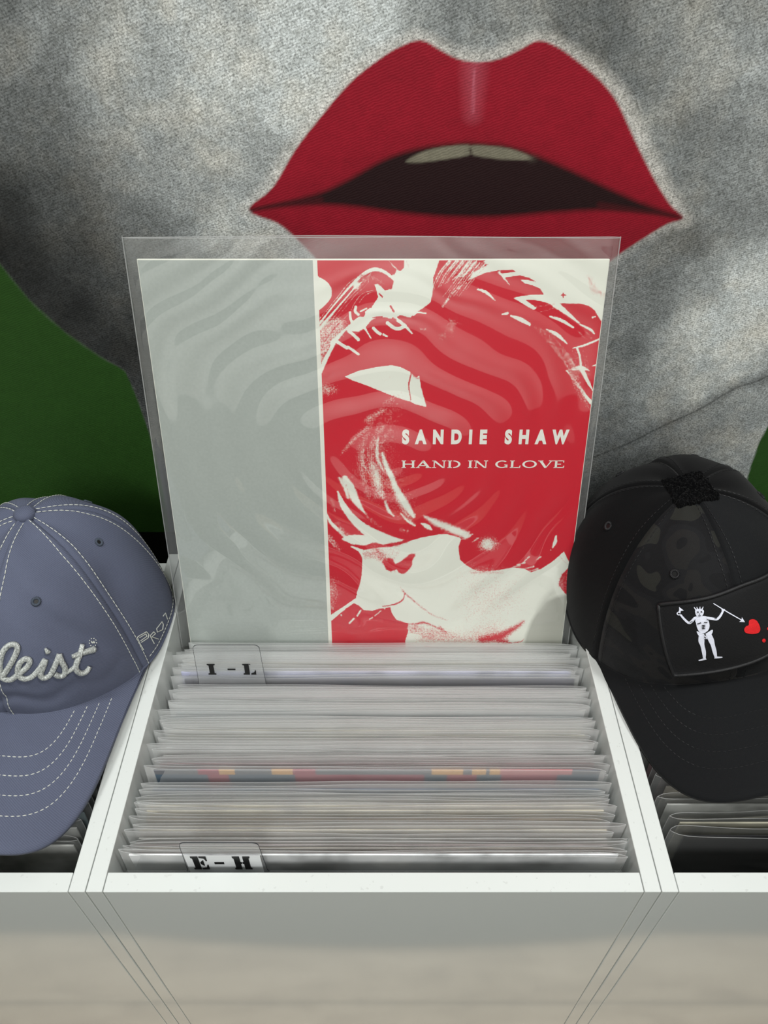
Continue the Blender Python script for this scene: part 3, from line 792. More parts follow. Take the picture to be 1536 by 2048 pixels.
    for q in range(7):
        T.stroke([(700 + 26 * q, 640 + 10 * q), (860 + 30 * q, 820 + 20 * q), (1000 + 24 * q, 1000 + 40 * q), (1080 + 18 * q, 1240 + 20 * q)], [4, 12, 12, 4], [.42, .25, .5][q % 3], 8, .8)
    for q in range(10):
        T.stroke([(960 + 22 * q, 860 + 10 * (q % 4)), (1020 + 20 * q, 980 + 16 * q)], [4, 8], .6, 5, .6)
        T.stroke([(1090 + 12 * q, 690 + 14 * (q % 5)), (1110 + 12 * q, 705 + 14 * (q % 5))], 6, .6, 5, .6)
    for q in range(8):
        T.stroke([(q * 22 - 60, 400), (60 + q * 22, 240), (150 + q * 26, 110)], [2, 9, 13], [.9, .6][q % 2], 3, .85)
    T.stroke([(700, 490), (900, 460)], 5, .5, 4); T.stroke([(770, 530), (890, 495)], 5, .5, 4)
    T.stroke([(420, 190), (470, 250), (510, 300)], [20, 14, 4], .9, 3)
    T.blob((20, 620), 60, 40, .4, .6)
    # --- crop C (fringe)
    T.crop(620, 800, 5.12)
    T.poly([(540, 420), (640, 300), (760, 100), (900, 30), (860, 400), (860, 620), (1000, 900), (1060, 1180), (860, 1130), (740, 1010), (640, 1000), (560, 900), (400, 780), (500, 600)], .34, 60, .8)
    for q in range(8):
        T.stroke([(820 - 34 * q, 300 - 20 * q), (700 - 34 * q, 520), (700 - 30 * q, 760), (760 - 30 * q, 990)], [6, 14, 14, 5], [.5, .12, .62][q % 3], 12, .7)
    T.stroke([(330, 545), (400, 455), (480, 370), (580, 290)], [8, 24, 22, 10], .6, 10)
    T.stroke([(560, 210), (650, 165), (760, 95)], [14, 36, 10], .6, 12)
    T.stroke([(700, 400), (685, 520), (700, 620), (750, 720)], [10, 20, 18, 8], .85, 6); T.stroke([(545, 520), (540, 620), (590, 740)], [12, 18, 8], .6, 8)
    T.stroke([(740, 545), (775, 660), (835, 790), (885, 910), (960, 1040), (1060, 1190)], [10, 36, 44, 48, 70, 34], 1, 6)
    T.stroke([(640, 660), (680, 760), (700, 880), (745, 1000)], [16, 48, 44, 10], .75, 12)
    T.stroke([(850, 880), (920, 1060), (1060, 1280)], [30, 20, 16], .62, 9); T.stroke([(770, 1040), (805, 1130), (860, 1190)], [16, 30, 8], .9, 5)
    T.stroke([(930, 1160), (1000, 1240), (1075, 1285)], [10, 20, 12], .9, 4)
    T.stroke([(355, 800), (410, 900), (470, 1030), (570, 1170)], [50, 90, 70, 6], .97, 5)
    T.stroke([(300, 800), (350, 880), (390, 1000)], [20, 36, 20], .9, 6); T.stroke([(370, 860), (420, 1020)], 8, .3, 6, .6)
    T.stroke([(285, 940), (330, 1060), (410, 1180), (520, 1290), (640, 1370), (780, 1420), (940, 1440)], [14, 56, 70, 90, 110, 90, 20], 1, 4)
    T.stroke([(150, 1130), (210, 1250), (300, 1340), (420, 1460)], [16, 30, 34, 20], .97, 4)
    T.stroke([(225, 1020), (260, 1150)], [30, 16], .45, 10); T.stroke([(165, 1400), (250, 1500)], [20, 10], .7, 5)
    T.stroke([(570, 1170), (640, 1240), (720, 1300)], [12, 22, 8], .45, 10); T.stroke([(280, 1260), (360, 1370), (470, 1400)], [30, 40, 20], .45, 12)
    T.poly([(330, 1420), (460, 1380), (620, 1400), (800, 1440), (960, 1430), (700, 1490), (520, 1500), (400, 1460)], 1, 4)
    T.stroke([(1145, 1265), (1200, 1295), (1245, 1325)], [16, 44, 14], 1, 4); T.stroke([(1170, 1190), (1280, 1250), (1400, 1300), (1600, 1380)], [20, 60, 76, 76], .82, 9)
    T.stroke([(920, 1330), (1000, 1340)], [24, 16], .5, 8)
    # --- crops E and F (face)
    E = lambda x, y: (640 + x / 5.9077, 1020 + y / 5.9077)
    Fq = lambda x, y: (880 + x / 5.12, 1020 + y / 5.12)
    T.crop(0, 0, 1)
    face = [E(*p) for p in [(110, 1250), (250, 1160), (380, 1070), (425, 1040), (440, 960), (470, 880), (490, 780), (500, 640), (498, 560), (480, 495), (400, 460), (370, 430), (520, 470), (700, 440), (830, 440), (960, 400), (1050, 370), (1200, 325), (1400, 290), (1500, 285)]]
    face += [Fq(*p) for p in [(100, 255), (190, 280), (215, 300), (190, 380), (195, 440), (205, 510), (260, 560), (350, 615), (450, 632), (600, 618), (740, 590), (860, 600), (930, 640), (1040, 600), (1150, 530), (1230, 460), (1268, 425), (1300, 490), (1340, 560),
                               (1290, 620), (1250, 660), (1215, 760), (1260, 830), (1330, 900), (1330, 1420), (0, 1420)]]
    face += [E(*p) for p in [(1240, 1600), (1040, 1600), (1030, 1480), (1050, 1400), (1040, 1340), (900, 1295), (850, 1220), (830, 1150), (700, 1165), (620, 1190), (520, 1185), (460, 1130), (400, 1100), (300, 1170), (230, 1230), (110, 1330)]]
    T.poly(face, 1, 2.2, 1, False)
    T.crop(640, 1020, 5.9077)
    T.poly([(500, 490), (680, 480), (760, 560), (760, 640), (700, 620), (620, 580), (510, 580)], .5, 10, .9)
    T.poly([(700, 470), (900, 430), (960, 470), (900, 600), (800, 560)], .72, 10, .9)
    T.poly([(740, 600), (800, 565), (860, 580), (890, 630), (960, 600), (1030, 545), (1080, 515), (1130, 530), (1095, 590), (1085, 660), (1010, 745), (940, 745), (900, 700), (860, 720), (790, 710), (760, 660)], 0.08, 4)
    for x in (830, 880, 920, 960): T.stroke([(x, 690), (x + 8, 735)], [14, 4], 0.1, 3)
    T.stroke([(420, 415), (530, 440), (640, 415), (720, 420)], [20, 46, 60, 30], 0.03, 4); T.stroke([(640, 440), (700, 500), (790, 590)], [50, 50, 30], .35, 14)
    T.stroke([(830, 405), (930, 400), (1040, 365)], [20, 36, 20], .2, 9)
    T.stroke([(370, 430), (450, 465), (498, 540)], [14, 22, 20], .97, 3)
    T.stroke([(950, 915), (1000, 980), (1080, 1050), (1200, 1150), (1330, 1240), (1500, 1300)], [4, 22, 22, 16, 10, 5], .28, 6)
    T.stroke([(1000, 985), (985, 1050), (930, 1095), (840, 1125), (740, 1140)], [10, 18, 20, 16, 12], .12, 3)
    T.stroke([(1035, 1345), (1130, 1350), (1220, 1330), (1340, 1370), (1536, 1470)], [14, 26, 30, 18, 14], .15, 5)
    T.poly([(1040, 1365), (1200, 1360), (1210, 1420), (1150, 1455), (1060, 1450)], .62, 6)
    for q in range(6): T.stroke([(1070 + 22 * q, 1380), (1080 + 22 * q, 1440)], 6, .35, 5, .7)
    T.poly([(1220, 1380), (1400, 1400), (1600, 1480), (1600, 1530), (1240, 1500)], .58, 14)
    T.stroke([(1210, 1485), (1330, 1500)], 30, .2, 10); T.stroke([(1040, 1455), (1200, 1470)], 12, .4, 5)
    T.poly([(1035, 1470), (1120, 1466), (1195, 1485), (1230, 1620), (1020, 1620)], 1, 3)
    T.blob((150, 950), 90, 170, .42, .9); T.blob((130, 1150), 60, 70, .45, .8)
    for a, b, w in (((480, 1190), (440, 1250), 20), ((400, 1285), (350, 1335), 22), ((720, 1190), (650, 1250), 10), ((620, 1270), (585, 1290), 14), ((760, 1160), (765, 1165), 18), ((250, 1240), (255, 1245), 14)):
        T.stroke([a, b], w, .9, 3)
    T.stroke([(100, 300), (150, 360), (230, 470)], [20, 30, 10], .6, 10)
    T.crop(880, 1020, 5.12)
    T.poly([(230, 640), (400, 650), (700, 680), (820, 740), (860, 900), (800, 1050), (600, 1150), (300, 1180), (180, 1000), (200, 800)], .74, 60, .85)
    T.poly([(-200, 1260), (60, 1260), (300, 1240), (560, 1170), (640, 1230), (500, 1400), (-200, 1400)], .55, 30, .9)
    T.stroke([(860, 1140), (780, 1200), (700, 1250), (600, 1300), (420, 1330)], [8, 40, 60, 70, 40], .06, 12)
    T.stroke([(600, 1340), (690, 1345)], 30, .06, 8); T.stroke([(640, 1370), (820, 1350), (860, 1320)], [8, 10, 3], .15, 4)
    T.stroke([(0, 1200), (60, 1260)], [20, 6], .3, 8)
    T.blob((490, 350), 90, 75, .85, 1); T.blob((570, 330), 70, 60, .4, .5)
    T.stroke([(1188, 268), (1178, 330), (1150, 390)], [18, 34, 8], 1, 3); T.stroke([(1130, 405), (1132, 412)], 8, .7, 3)
    for P in ([(740, 585), (820, 565)], [(790, 560), (870, 540)], [(850, 540), (910, 480)], [(980, 515), (1030, 480)], [(870, 600), (960, 580)], [(880, 640), (1000, 600)], [(230, 300), (330, 250)], [(330, 330), (390, 290)]):
        T.stroke(P, [4, 16], .8, 4)
    T.stroke([(1230, 470), (1280, 540), (1320, 560)], [6, 10, 10], .5, 5); T.poly([(1240, 680), (1300, 620), (1340, 640), (1320, 880), (1270, 820), (1215, 760)], .25, 12)
    T.stroke([(320, 640), (520, 640), (640, 640)], [20, 16, 10], .45, 8)
    Gm = Field(PX, PY, 0.0); Gm.crop(880, 1020, 5.12)
    Gm.poly([(850, 1420), (880, 1280), (940, 1130), (1010, 1020), (1080, 930), (1190, 890), (1280, 865), (1400, 870), (1400, 1420)], 1.0, 8, 1, False)
    Gm.stroke([(1010, 1020), (1080, 920), (1160, 840)], [20, 40, 10], .55, 16)
    t = NT('two_tone_portrait_print'); c = t.coord()
    tn = t.n('ShaderNodeAttribute'); tn.attribute_name = 'tone'; gr = t.n('ShaderNodeAttribute'); gr.attribute_name = 'greypart'
    sx = t.n('ShaderNodeSeparateXYZ'); t.l(c, sx.inputs[0])
    kk = 2 * PI / 0.00105
    a = t.math('SINE', t.math('MULTIPLY', t.math('ADD', sx.outputs[0], sx.outputs[2]), kk * .7071))
    b = t.math('SINE', t.math('MULTIPLY', t.math('SUBTRACT', sx.outputs[0], sx.outputs[2]), kk * .7071))
    dots = t.math('MULTIPLY', t.math('MULTIPLY', a, b), 0.30)
    nz = t.math('MULTIPLY', t.math('SUBTRACT', t.noise(c, 900, 2, 0.6), 0.5), 0.9)
    v = t.math('ADD', tn.outputs['Fac'], t.math('ADD', dots, nz))
    mr = t.n('ShaderNodeMapRange'); mr.interpolation_type = 'SMOOTHSTEP'; t.l(v, mr.inputs[0])
    mr.inputs[1].default_value = 0.38; mr.inputs[2].default_value = 0.62
    redc = srgb(216, 12, 42); wht = srgb(246, 247, 234)
    col = t.mix(mr.outputs[0], redc, wht)
    col = t.mix(t.math('MULTIPLY', gr.outputs['Fac'], 0.85), col, srgb(176, 176, 164))
    t.pbr(col, 0.4, 0.4)
    P = np.stack([X, np.full(X.shape, -0.0016), Z], 2)
    grid_mesh('cover_portrait', P, t.m, root, False, {'tone': np.clip(T.F, 0, 1), 'greypart': Gm.F})
    # lettering
    M_LET = simple('cream_cover_print', srgb(252, 250, 240), 0.4, 0.4)
    xa, za = loc2(804, 888); xb, zb = loc2(1135, 886); _, zt = loc2(970, 857)
    fc = bpy.data.curves.new('title', 'FONT'); fc.body = 'SANDIE SHAW'; fc.size = 1.0; fc.space_character = 2.05; fc.offset = 0.062; fc.space_word = 1.0
    fo = bpy.data.objects.new('title_tmp', fc); COL.objects.link(fo)
    dg = bpy.context.evaluated_depsgraph_get(); dg.update()
    me = bpy.data.meshes.new_from_object(fo.evaluated_get(dg))
    bpy.data.objects.remove(fo)
    co = np.zeros(len(me.vertices) * 3); me.vertices.foreach_get('co', co); co = co.reshape(-1, 3)
    mn, mx = co.min(0), co.max(0)
    u = (co[:, 0] - mn[0]) / (mx[0] - mn[0]); w = (co[:, 1] - mn[1]) / (mx[1] - mn[1])
    N = np.stack([xa + u * (xb - xa), np.full(len(u), -0.0019), (za + zb) / 2 + w * (zt - (za + zb) / 2)], 1)
    me.vertices.foreach_set('co', N.reshape(-1)); me.update()
    me.materials.clear(); me.materials.append(M_LET)
    me.name = 'artist_lettering'; link(bpy.data.objects.new('artist_lettering', me), root)
    # wide serif line, drawn stroke by stroke
    xa, za = loc2(803, 934); xb, zb = loc2(1127, 934); _, zt = loc2(965, 919)
    def S(x0, y0, x1, y1, w):   # a bar as a quad
        d = Vector((x1 - x0, y1 - y0)); n = Vector((-d.y, d.x)).normalized() * w / 2
        return [(x0 + n.x, y0 + n.y), (x1 + n.x, y1 + n.y), (x1 - n.x, y1 - n.y), (x0 - n.x, y0 - n.y)]
    def V(x, w=.30): return [rect(x, 0, x + w, 1), rect(x - .14, 0, x + w + .14, .10), rect(x - .14, .9, x + w + .14, 1)]
    def arc(cx, rx, a0, a1, n=14, w=.3, wy=.12):
        o = []
        for k in range(n):
            A, B = [math.radians(a0 + (a1 - a0) * (k + q) / n) for q in (0, 1)]
            o.append([(cx + rx * math.cos(A), .5 + .5 * math.sin(A)), (cx + rx * math.cos(B), .5 + .5 * math.sin(B)),
                      (cx + (rx - w) * math.cos(B), .5 + (.5 - wy) * math.sin(B)), (cx + (rx - w) * math.cos(A), .5 + (.5 - wy) * math.sin(A))])
        return o
    GL = {'H': (V(.14) + V(1.36) + [rect(.3, .45, 1.5, .58)], 1.8),
          'A': ([[(.0, 0), (.16, 0), (.98, .84), (.86, 1), (.8, 1)], [(.8, 1), (1.02, 1), (1.82, 0), (1.42, 0), (.72, .86)], rect(.42, .26, 1.3, .38), rect(-.06, 0, .42, .1), rect(1.2, 0, 1.96, .1)], 1.9),
          'N': ([rect(.2, 0, .34, 1), rect(1.5, 0, 1.64, 1), [(.0, 1), (.42, 1), (1.64, .0), (1.36, 0)], rect(0, .9, .4, 1), rect(1.3, .9, 1.84, 1), rect(.02, 0, .52, .1)], 1.86),
          'D': (V(.14) + arc(.75, .95, -90, 90), 1.75), 'I': (V(.14), .62),
          'G': (arc(.9, .9, 50, 318) + [rect(1.2, .36, 1.62, .47), rect(1.36, .06, 1.62, .47)], 1.78),
          'L': (V(.14) + [rect(.3, 0, 1.3, .12), [(1.16, 0), (1.36, 0), (1.4, .34), (1.3, .34)]], 1.46),
          'O': (arc(.95, .95, 0, 360, 28), 1.96),
          'V': ([[(.0, 1), (.42, 1), (1.08, .14), (1.0, 0), (.82, 0)], [(1.62, 1), (1.8, 1), (1.04, 0), (.9, .0)], rect(-.08, .9, .6, 1), rect(1.34, .9, 1.96, 1)], 1.86),
          'E': (V(.14) + [rect(.3, .9, 1.3, 1), rect(.3, 0, 1.3, .12), rect(.3, .45, .95, .56), rect(1.2, .72, 1.32, 1), [(1.14, 0), (1.34, 0), (1.4, .3), (1.3, .3)]], 1.4), ' ': ([], .62)}
    polys = []; cur = 0
    for ch in 'HAND IN GLOVE':
        g, wd = GL[ch]
        for P_ in g: polys.append([(p[0] + cur, p[1]) for p in P_])
        cur += wd + .16
    cur -= .16
    polys = [[(xa + p[0] / cur * (xb - xa), (za + zb) / 2 + p[1] * (zt - (za + zb) / 2)) for p in P_] for P_ in polys]
    vs = []; fs = []
    for P_ in polys:
        b = len(vs); vs += [(p[0], -0.00195, p[1]) for p in P_]; fs.append(tuple(range(b, len(vs))))
    pydata('title_lettering', vs, fs, M_LET, root)
    # outer plastic sleeve: front and back film, welded sides, open top
    def film(name, yo, mat, seed, x0, x1, z1):
        nx, nz = 60, 60
        X, Z = np.meshgrid((x0 + x1) / 2 - np.cos(np.linspace(0, PI, nx)) * (x1 - x0) / 2, np.linspace(-0.0015, z1, nz))
        e = 1 - np.abs((2 * X - x0 - x1) / (x1 - x0)) ** 60
        k = np.clip((Z - 0.312) / 0.014, 0, 1)
        wav = 0.0006 * np.sin(X * 33 + seed) * k + 0.00035 * np.sin(X * 75 + 2 * seed) * k
        Y = yo * e + wav * np.sign(yo) * e + 0.0004 * np.sin(Z * 20 + seed)
        Z = Z + k * 0.0005 * np.sin(X * 22 + seed)
        P = np.stack([X, Y, Z], 2)
        if yo > 0: P = P[:, ::-1]
        return grid_mesh(name, P, mat, root, True), P
    x0, x1, z1 = -0.1655, 0.1632, 0.3287
    s = tag(film('plastic_sleeve', -0.0034, M_FILMD, 1.0, x0, x1, z1)[0])
    film('sleeve_back', 0.0030, M_FILMB, 2.2, x0, x1, z1)
    def strip(name, pts, w, t2):
        vs = []; fs = []
        for (x, yv, z) in pts:
            for (a_, b_) in ((-w, -t2), (-w, t2), (w, t2), (w, -t2)):
                vs.append((x + (a_ if name == 'sleeve_seam' else 0), yv + b_, z + (a_ if name != 'sleeve_seam' else 0)))
        for k in range(len(pts) - 1):
            for q in range(4):
                p = 4 * k + q; r = 4 * k + (q + 1) % 4; fs.append((p, r, r + 4, p + 4))
        return pydata(name, vs, fs, M_EDGE, root)
    for sx in (x0, x1):
        strip('sleeve_seam', [(sx, 0.0004 * math.sin(z * 20 + 1), z) for z in np.linspace(-0.0015, z1 + 0.0002, 20)], 0.00035, 0.0002)
    for sgn, sd in ((-1, 1.0), (1, 2.2)):
        pts = []
        for x in (x0 + x1) / 2 - np.cos(np.linspace(0, PI, 60)) * (x1 - x0) / 2:
            e = 1 - abs((2 * x - x0 - x1) / (x1 - x0)) ** 60
            yo = -0.0034 if sgn < 0 else 0.0030
            pts.append((x, yo * e + (0.0006 * math.sin(x * 33 + sd) + 0.00035 * math.sin(x * 75 + 2 * sd)) * sgn * e + 0.0004 * math.sin(z1 * 20 + sd), z1 + 0.0005 * math.sin(x * 22 + sd)))
        strip('sleeve_lip', pts, 0.00022, 0.00018)
display_record()

# ---------------------------------------------------------------- baseball caps
def mat_cloth(name, col, rough=0.85, twill=True, camo=None, seedoff=0.0, spec=0.2, fuzz=0.0):
    t = NT(name); c = t.coord('Object')
    w = t.n('ShaderNodeTexWave'); w.bands_direction = 'DIAGONAL'; t.l(c, w.inputs[0])
    w.inputs['Scale'].default_value = 420 if twill else 700; w.inputs['Distortion'].default_value = 0.6; w.inputs['Detail'].default_value = 1
    n = t.noise(c, 1400, 2, 0.6); n2 = t.noise(c, 40, 3, 0.5)
    base = tuple(col)
    if camo:
        m = t.n('ShaderNodeMapping'); co = t.n('ShaderNodeTexCoord'); t.l(co.outputs['Object'], m.inputs[0]); m.inputs['Location'].default_value = (seedoff, 0.3, 0.1)
        m.inputs['Scale'].default_value = (1, 1, 1.5)
        f = t.noise(m.outputs[0], 20, 1.5, 0.4, 1.2)
        base = t.ramp(f, [(0.0, camo[3]), (0.37, camo[1]), (0.46, camo[0]), (0.55, camo[2]), (0.64, camo[1])], 'CONSTANT')
    f = t.math('ADD', t.math('MULTIPLY', w.outputs['Fac'], 0.22), t.math('ADD', t.math('MULTIPLY', n, 0.25), t.math('MULTIPLY', n2, 0.16)))
    f = t.math('ADD', f, 0.69)
    cx = t.n('ShaderNodeCombineXYZ'); [t.l(f, cx.inputs[i]) for i in range(3)]
    colr = t.mix(1.0, base, cx.outputs[0], 'MULTIPLY')
    h = t.math('ADD', t.math('MULTIPLY', w.outputs['Fac'], 0.6), t.math('MULTIPLY', n, 0.6))
    t.pbr(colr, rough, spec, t.bump(h, 0.35, 0.0004), Sheen_Weight=0.05 + fuzz, Sheen_Roughness=0.5)
    return t.m

class Cap:
    def __init__(s, loc, yaw, A, BF, BB, H, zf, kx, slope, bw, bl, tilt=0.0, p=0.70, wr=None, roll=0.0):
        s.loc = Vector(loc); s.yaw = yaw; s.A, s.BF, s.BB, s.H, s.zf, s.kx, s.slope, s.bw, s.bl, s.p = A, BF, BB, H, zf, kx, slope, bw, bl, p
        s.R = (Matrix.Rotation(yaw, 4, 'Z') @ Matrix.Rotation(tilt, 4, 'X') @ Matrix.Rotation(roll, 4, 'Y'))
        s.M = Matrix.Translation(s.loc) @ s.R
        s.wr = wr or (lambda th, v: 0.0); s.seams = [k * PI / 3 for k in range(6)]
    bn = 3.7
    def brimz(s, x, y): return s.zf - s.kx * x * x - s.slope * max(0.0, -y - s.BF) + 0.0
    def crown(s, th, v, off=0.0, groove=True):
        P = s._c(th, v, groove)
        if off:
            e = 1e-3
            a = s._c(th + e, v, False) - s._c(th - e, v, False); b = s._c(th, min(v + e, 1), False) - s._c(th, max(v - e, 0), False)
            n = a.cross(b)
            n = n.normalized() if n.length > 1e-12 else Vector((0, 0, 1))
            P = P + n * off
        return P
    def _c(s, th, v, groove=True):
        c, sn = math.cos(th), math.sin(th)
        B = s.BF if c > 0 else s.BB
        n = 2.15
        R = 1.0 / ((abs(sn) / s.A) ** n + (abs(c) / B) ** n) ** (1 / n)
        q = v * PI / 2
        rad = R * max(math.cos(q), 0.0) ** s.p
        x, y = rad * sn, -rad * c
        x0, y0 = R * sn, -R * c
        zb = (s.zf - s.kx * x0 * x0) if c > 0 else -0.0
        if c > 0:
            k = min(1, c / 0.35); zb = zb * k + (1 - k) * 0.0
        z = zb + (s.H - zb) * math.sin(q) ** 0.96
        d = s.wr(th, v)
        if groove and v < 0.97:
            for a in s.seams:
                dd = abs((th - a + PI) % (2 * PI) - PI) * max(rad, 0.004)
                d -= 0.0011 * math.exp(-(dd / 0.0011) ** 2) - 0.0005 * math.exp(-((dd - 0.0035) / 0.0022) ** 2)
        out = Vector((x, y, 0)).normalized() if rad > 1e-6 else Vector((0, 0, 1))
        nrm = (out * math.cos(q) + Vector((0, 0, 1)) * math.sin(q))
        return Vector((x, y, z)) + nrm * d
    def outline(s, sc, n=60):
        """brim outline scaled about the crown: list of x,y"""
        o = []
        ys = -s.BF * 0.42
        for k in range(n + 1):
            u = -1 + 2 * k / n
            a = u * PI / 2
            e = 2 / s.bn
            x = s.bw * math.copysign(abs(math.sin(a)) ** e, a)
            y = ys - (s.BF - s.BF * 0.42 + s.bl) * abs(math.cos(a)) ** e
            o.append((x * sc, ys + (y - ys) * sc - (0 if sc == 1 else 0)))
        return o
    def build(s, name, label, mats, button=True):
        s.root = tag(empty(name, s.loc, s.R.to_euler()), label, 'cap')
        V = []; F = []
        for k in range(6):
            a0, a1 = k * PI / 3, (k + 1) * PI / 3
            nth, nv = 44, 64
            P = np.zeros((nv, nth, 3))
            for i in range(nv):
                v = i / (nv - 1) * 0.995
                for j in range(nth):
                    P[i, j] = s.crown(a0 + (a1 - a0) * j / (nth - 1), v)
            o = grid_mesh('crown_panel', P, mats[k], s.root)
            b = len(V); V += [Vector(p) for p in P.reshape(-1, 3)]
            for i in range(nv - 1):
                for j in range(nth - 1):
                    q = b + i * nth + j; F.append((q, q + 1, q + nth + 1, q + nth))
        # brim: top, rounded rim and underside in one mesh
        n = 72; m = 26
        out = s.outline(1.0, n)
        inner = []
        for k in range(n + 1):
            u = -1 + 2 * k / n; th = math.radians(68) * u
            p = s._c(th, 0, False); inner.append((p.x * 0.985, p.y * 0.985))
        vs = []; fs = []
        tk = 0.0028
        for k in range(n + 1):
            for i in range(m + 1):
                t_ = i / m
                x = inner[k][0] * (1 - t_) + out[k][0] * t_; y = inner[k][1] * (1 - t_) + out[k][1] * t_
                z = s.brimz(x, y) + 0.0006
                if t_ > 0.97: z -= 0.0006
                vs.append(Vector((x, y, z)))
        top = len(vs)
        for v in list(vs): vs.append(v - Vector((0, 0, tk)))
        for k in range(n):
            for i in range(m):
                q = k * (m + 1) + i
                fs.append((q, q + 1, q + m + 2, q + m + 1)); fs.append(tuple(x_ + top for x_ in (q, q + m + 1, q + m + 2, q + 1)))
            q = k * (m + 1) + m; fs.append((q, q + top, q + m + 1 + top, q + m + 1))
        for k in (0, n):
            for i in range(m):
                q = k * (m + 1) + i
                f = (q, q + top, q + 1 + top, q + 1); fs.append(f if k == 0 else f[::-1])
        o = pydata('brim', vs, fs, mats[6], s.root, True)
        bm = bmesh.new(); bm.from_mesh(o.data); bmesh.ops.recalc_face_normals(bm, faces=bm.faces[:]); bm.to_mesh(o.data); bm.free()
        b = len(V); V += vs; F += [tuple(x_ + b for x_ in f) for f in fs if True]
        # sweatband inside the opening
        vs = []; fs = []
        for k in range(65):
            th = 2 * PI * k / 64; p = s._c(th, 0, False); p2 = s._c(th, 0.14, False)
            vs += [p * 0.985, Vector((p2.x * .975, p2.y * .975, p2.z))]
        for k in range(64): fs.append((2 * k, 2 * k + 1, 2 * k + 3, 2 * k + 2))
        pydata('sweatband', vs, fs, mats[6], s.root, True)
        # rolled lower hem
        s.tube('crown_hem', [s._c(2 * PI * k / 120, 0, False) for k in range(121)], 0.0011, mats[7])
        VW = [s.M @ v for v in V]
        s.bvh = BVHTree.FromPolygons(VW, F); s.Mi = s.M.inverted(); s.RiT = s.R.inverted()
        return s.root
    def hit(s, px, py, off=0.0, bvh=None, near=False):
        h = (bvh or s.bvh).ray_cast(CAMP, ray(px, py))
        if h[0] is None:
            if not near: return None
            h = (bvh or s.bvh).find_nearest(CAMP + ray(px, py) * 0.53)
        n = h[1]
        if n.dot(CAMP - h[0]) < 0: n = -n
        return s.Mi @ (h[0] + n * off), (s.RiT @ n)
    def tube(s, name, pts, r, mat, seg=6, parent=None, ret=False, closed=False):
        vs = []; fs = []
        tube_geo(vs, fs, pts, r if isinstance(r, (list, tuple)) else [r] * len(pts), seg)
        if ret: return vs, fs
        return pydata(name, vs, fs, mat, parent or s.root, True)
def tube_geo(vs, fs, pts, rs, seg=6):
    b0 = len(vs); n = len(pts); pts = [Vector(p) for p in pts]
    prev = None
    for i, p in enumerate(pts):
        t = (pts[min(i + 1, n - 1)] - pts[max(i - 1, 0)])
        t = t.normalized() if t.length > 1e-9 else Vector((0, 0, 1))
        if prev is None: a = t.orthogonal().normalized()
        else: a = (prev - t * prev.dot(t)); a = a.normalized() if a.length > 1e-9 else t.orthogonal().normalized()
        prev = a; b = t.cross(a)
        for k in range(seg):
            an = 2 * PI * k / seg
            vs.append(p + (a * math.cos(an) + b * math.sin(an)) * rs[i])
    for i in range(n - 1):
        for k in range(seg):
            q = b0 + i * seg + k; r = b0 + i * seg + (k + 1) % seg
            fs.append((q, r, r + seg, q + seg))
    fs.append(tuple(b0 + k for k in range(seg))[::-1]); fs.append(tuple(b0 + (n - 1) * seg + k for k in range(seg)))
def dashes(pts, on, gap, r, vs, fs):
    """short thread stitches laid along a line of points"""
    L = [0]
    for a, b in zip(pts[:-1], pts[1:]): L.append(L[-1] + (b - a).length)
    def at(d):
        for i in range(len(pts) - 1):
            if d <= L[i + 1]:
                k = (d - L[i]) / max(L[i + 1] - L[i], 1e-9); return pts[i].lerp(pts[i + 1], k)
        return pts[-1]
    d = 0
    while d < L[-1] - on * 0.5:
        e = min(d + on, L[-1])
        tube_geo(vs, fs, [at(d), at((d + e) / 2), at(e)], [r * 0.5, r, r * 0.5], 5)
        d += on + gap

# --- the grey-blue cap
B1 = srgb(86, 91, 110)
M_BLUE = mat_cloth('grey_blue_twill', B1, 0.8)
M_THREAD = simple('cream_thread', srgb(206, 208, 200), 0.6, 0.3)
M_GREYT = simple('grey_blue_thread', srgb(74, 82, 94), 0.7, 0.3)
def mat_silver():
    t = NT('silver_embroidery_thread'); c = t.coord()
    n = t.noise(c, 900, 3, 0.7); w = t.n('ShaderNodeTexWave'); t.l(c, w.inputs[0]); w.inputs['Scale'].default_value = 500; w.inputs['Distortion'].default_value = 3
    col = t.ramp(n, [(0.35, srgb(140, 144, 142)), (0.6, srgb(214, 218, 214))])
    t.pbr(col, 0.38, 0.6, t.bump(t.math('ADD', w.outputs['Fac'], n), 0.6, 0.0004), Metallic=0.25)
    return t.m
M_SILVER = mat_silver()
def wr1(th, v):
    t = (th + PI) % (2 * PI) - PI
    d = 0.0022 * math.sin(3.1 * t + 1.0) * math.sin(PI * v) + 0.0010 * math.sin(7 * t + 9 * v)
    # dent below the vent hole, running down to the temple
    a, b = t - 0.55, v - 0.40
    d -= 0.0058 * math.exp(-((a * 1.3 + b * 2.0) / 0.20) ** 2 - ((a - b) / 0.55) ** 2)
    a, b = t - 1.28, v - 0.42
    d -= 0.0045 * math.exp(-(a / 0.20) ** 2 - (b / 0.16) ** 2)
    d -= 0.0022 * math.exp(-((v - 0.10 - 0.02 * math.sin(t * 16)) / 0.03) ** 2) * math.exp(-(t / 0.75) ** 2)
    d -= 0.002 * math.exp(-((t - 1.05) / 0.10) ** 2) * math.exp(-((v - .2) / .2) ** 2)
    return d
cap1 = Cap((-0.2545, 0.3830, TZ + 0.0022), math.radians(-4.0), 0.0775, 0.1010, 0.0750, 0.1240, 0.031, 4.6, 0.06, 0.0705, 0.0900, wr=wr1, p=0.92)
cap1.bn = 4.6
cap1.build('baseball_cap', 'grey-blue twill cap with silver script and cream stitching', [M_BLUE] * 8)
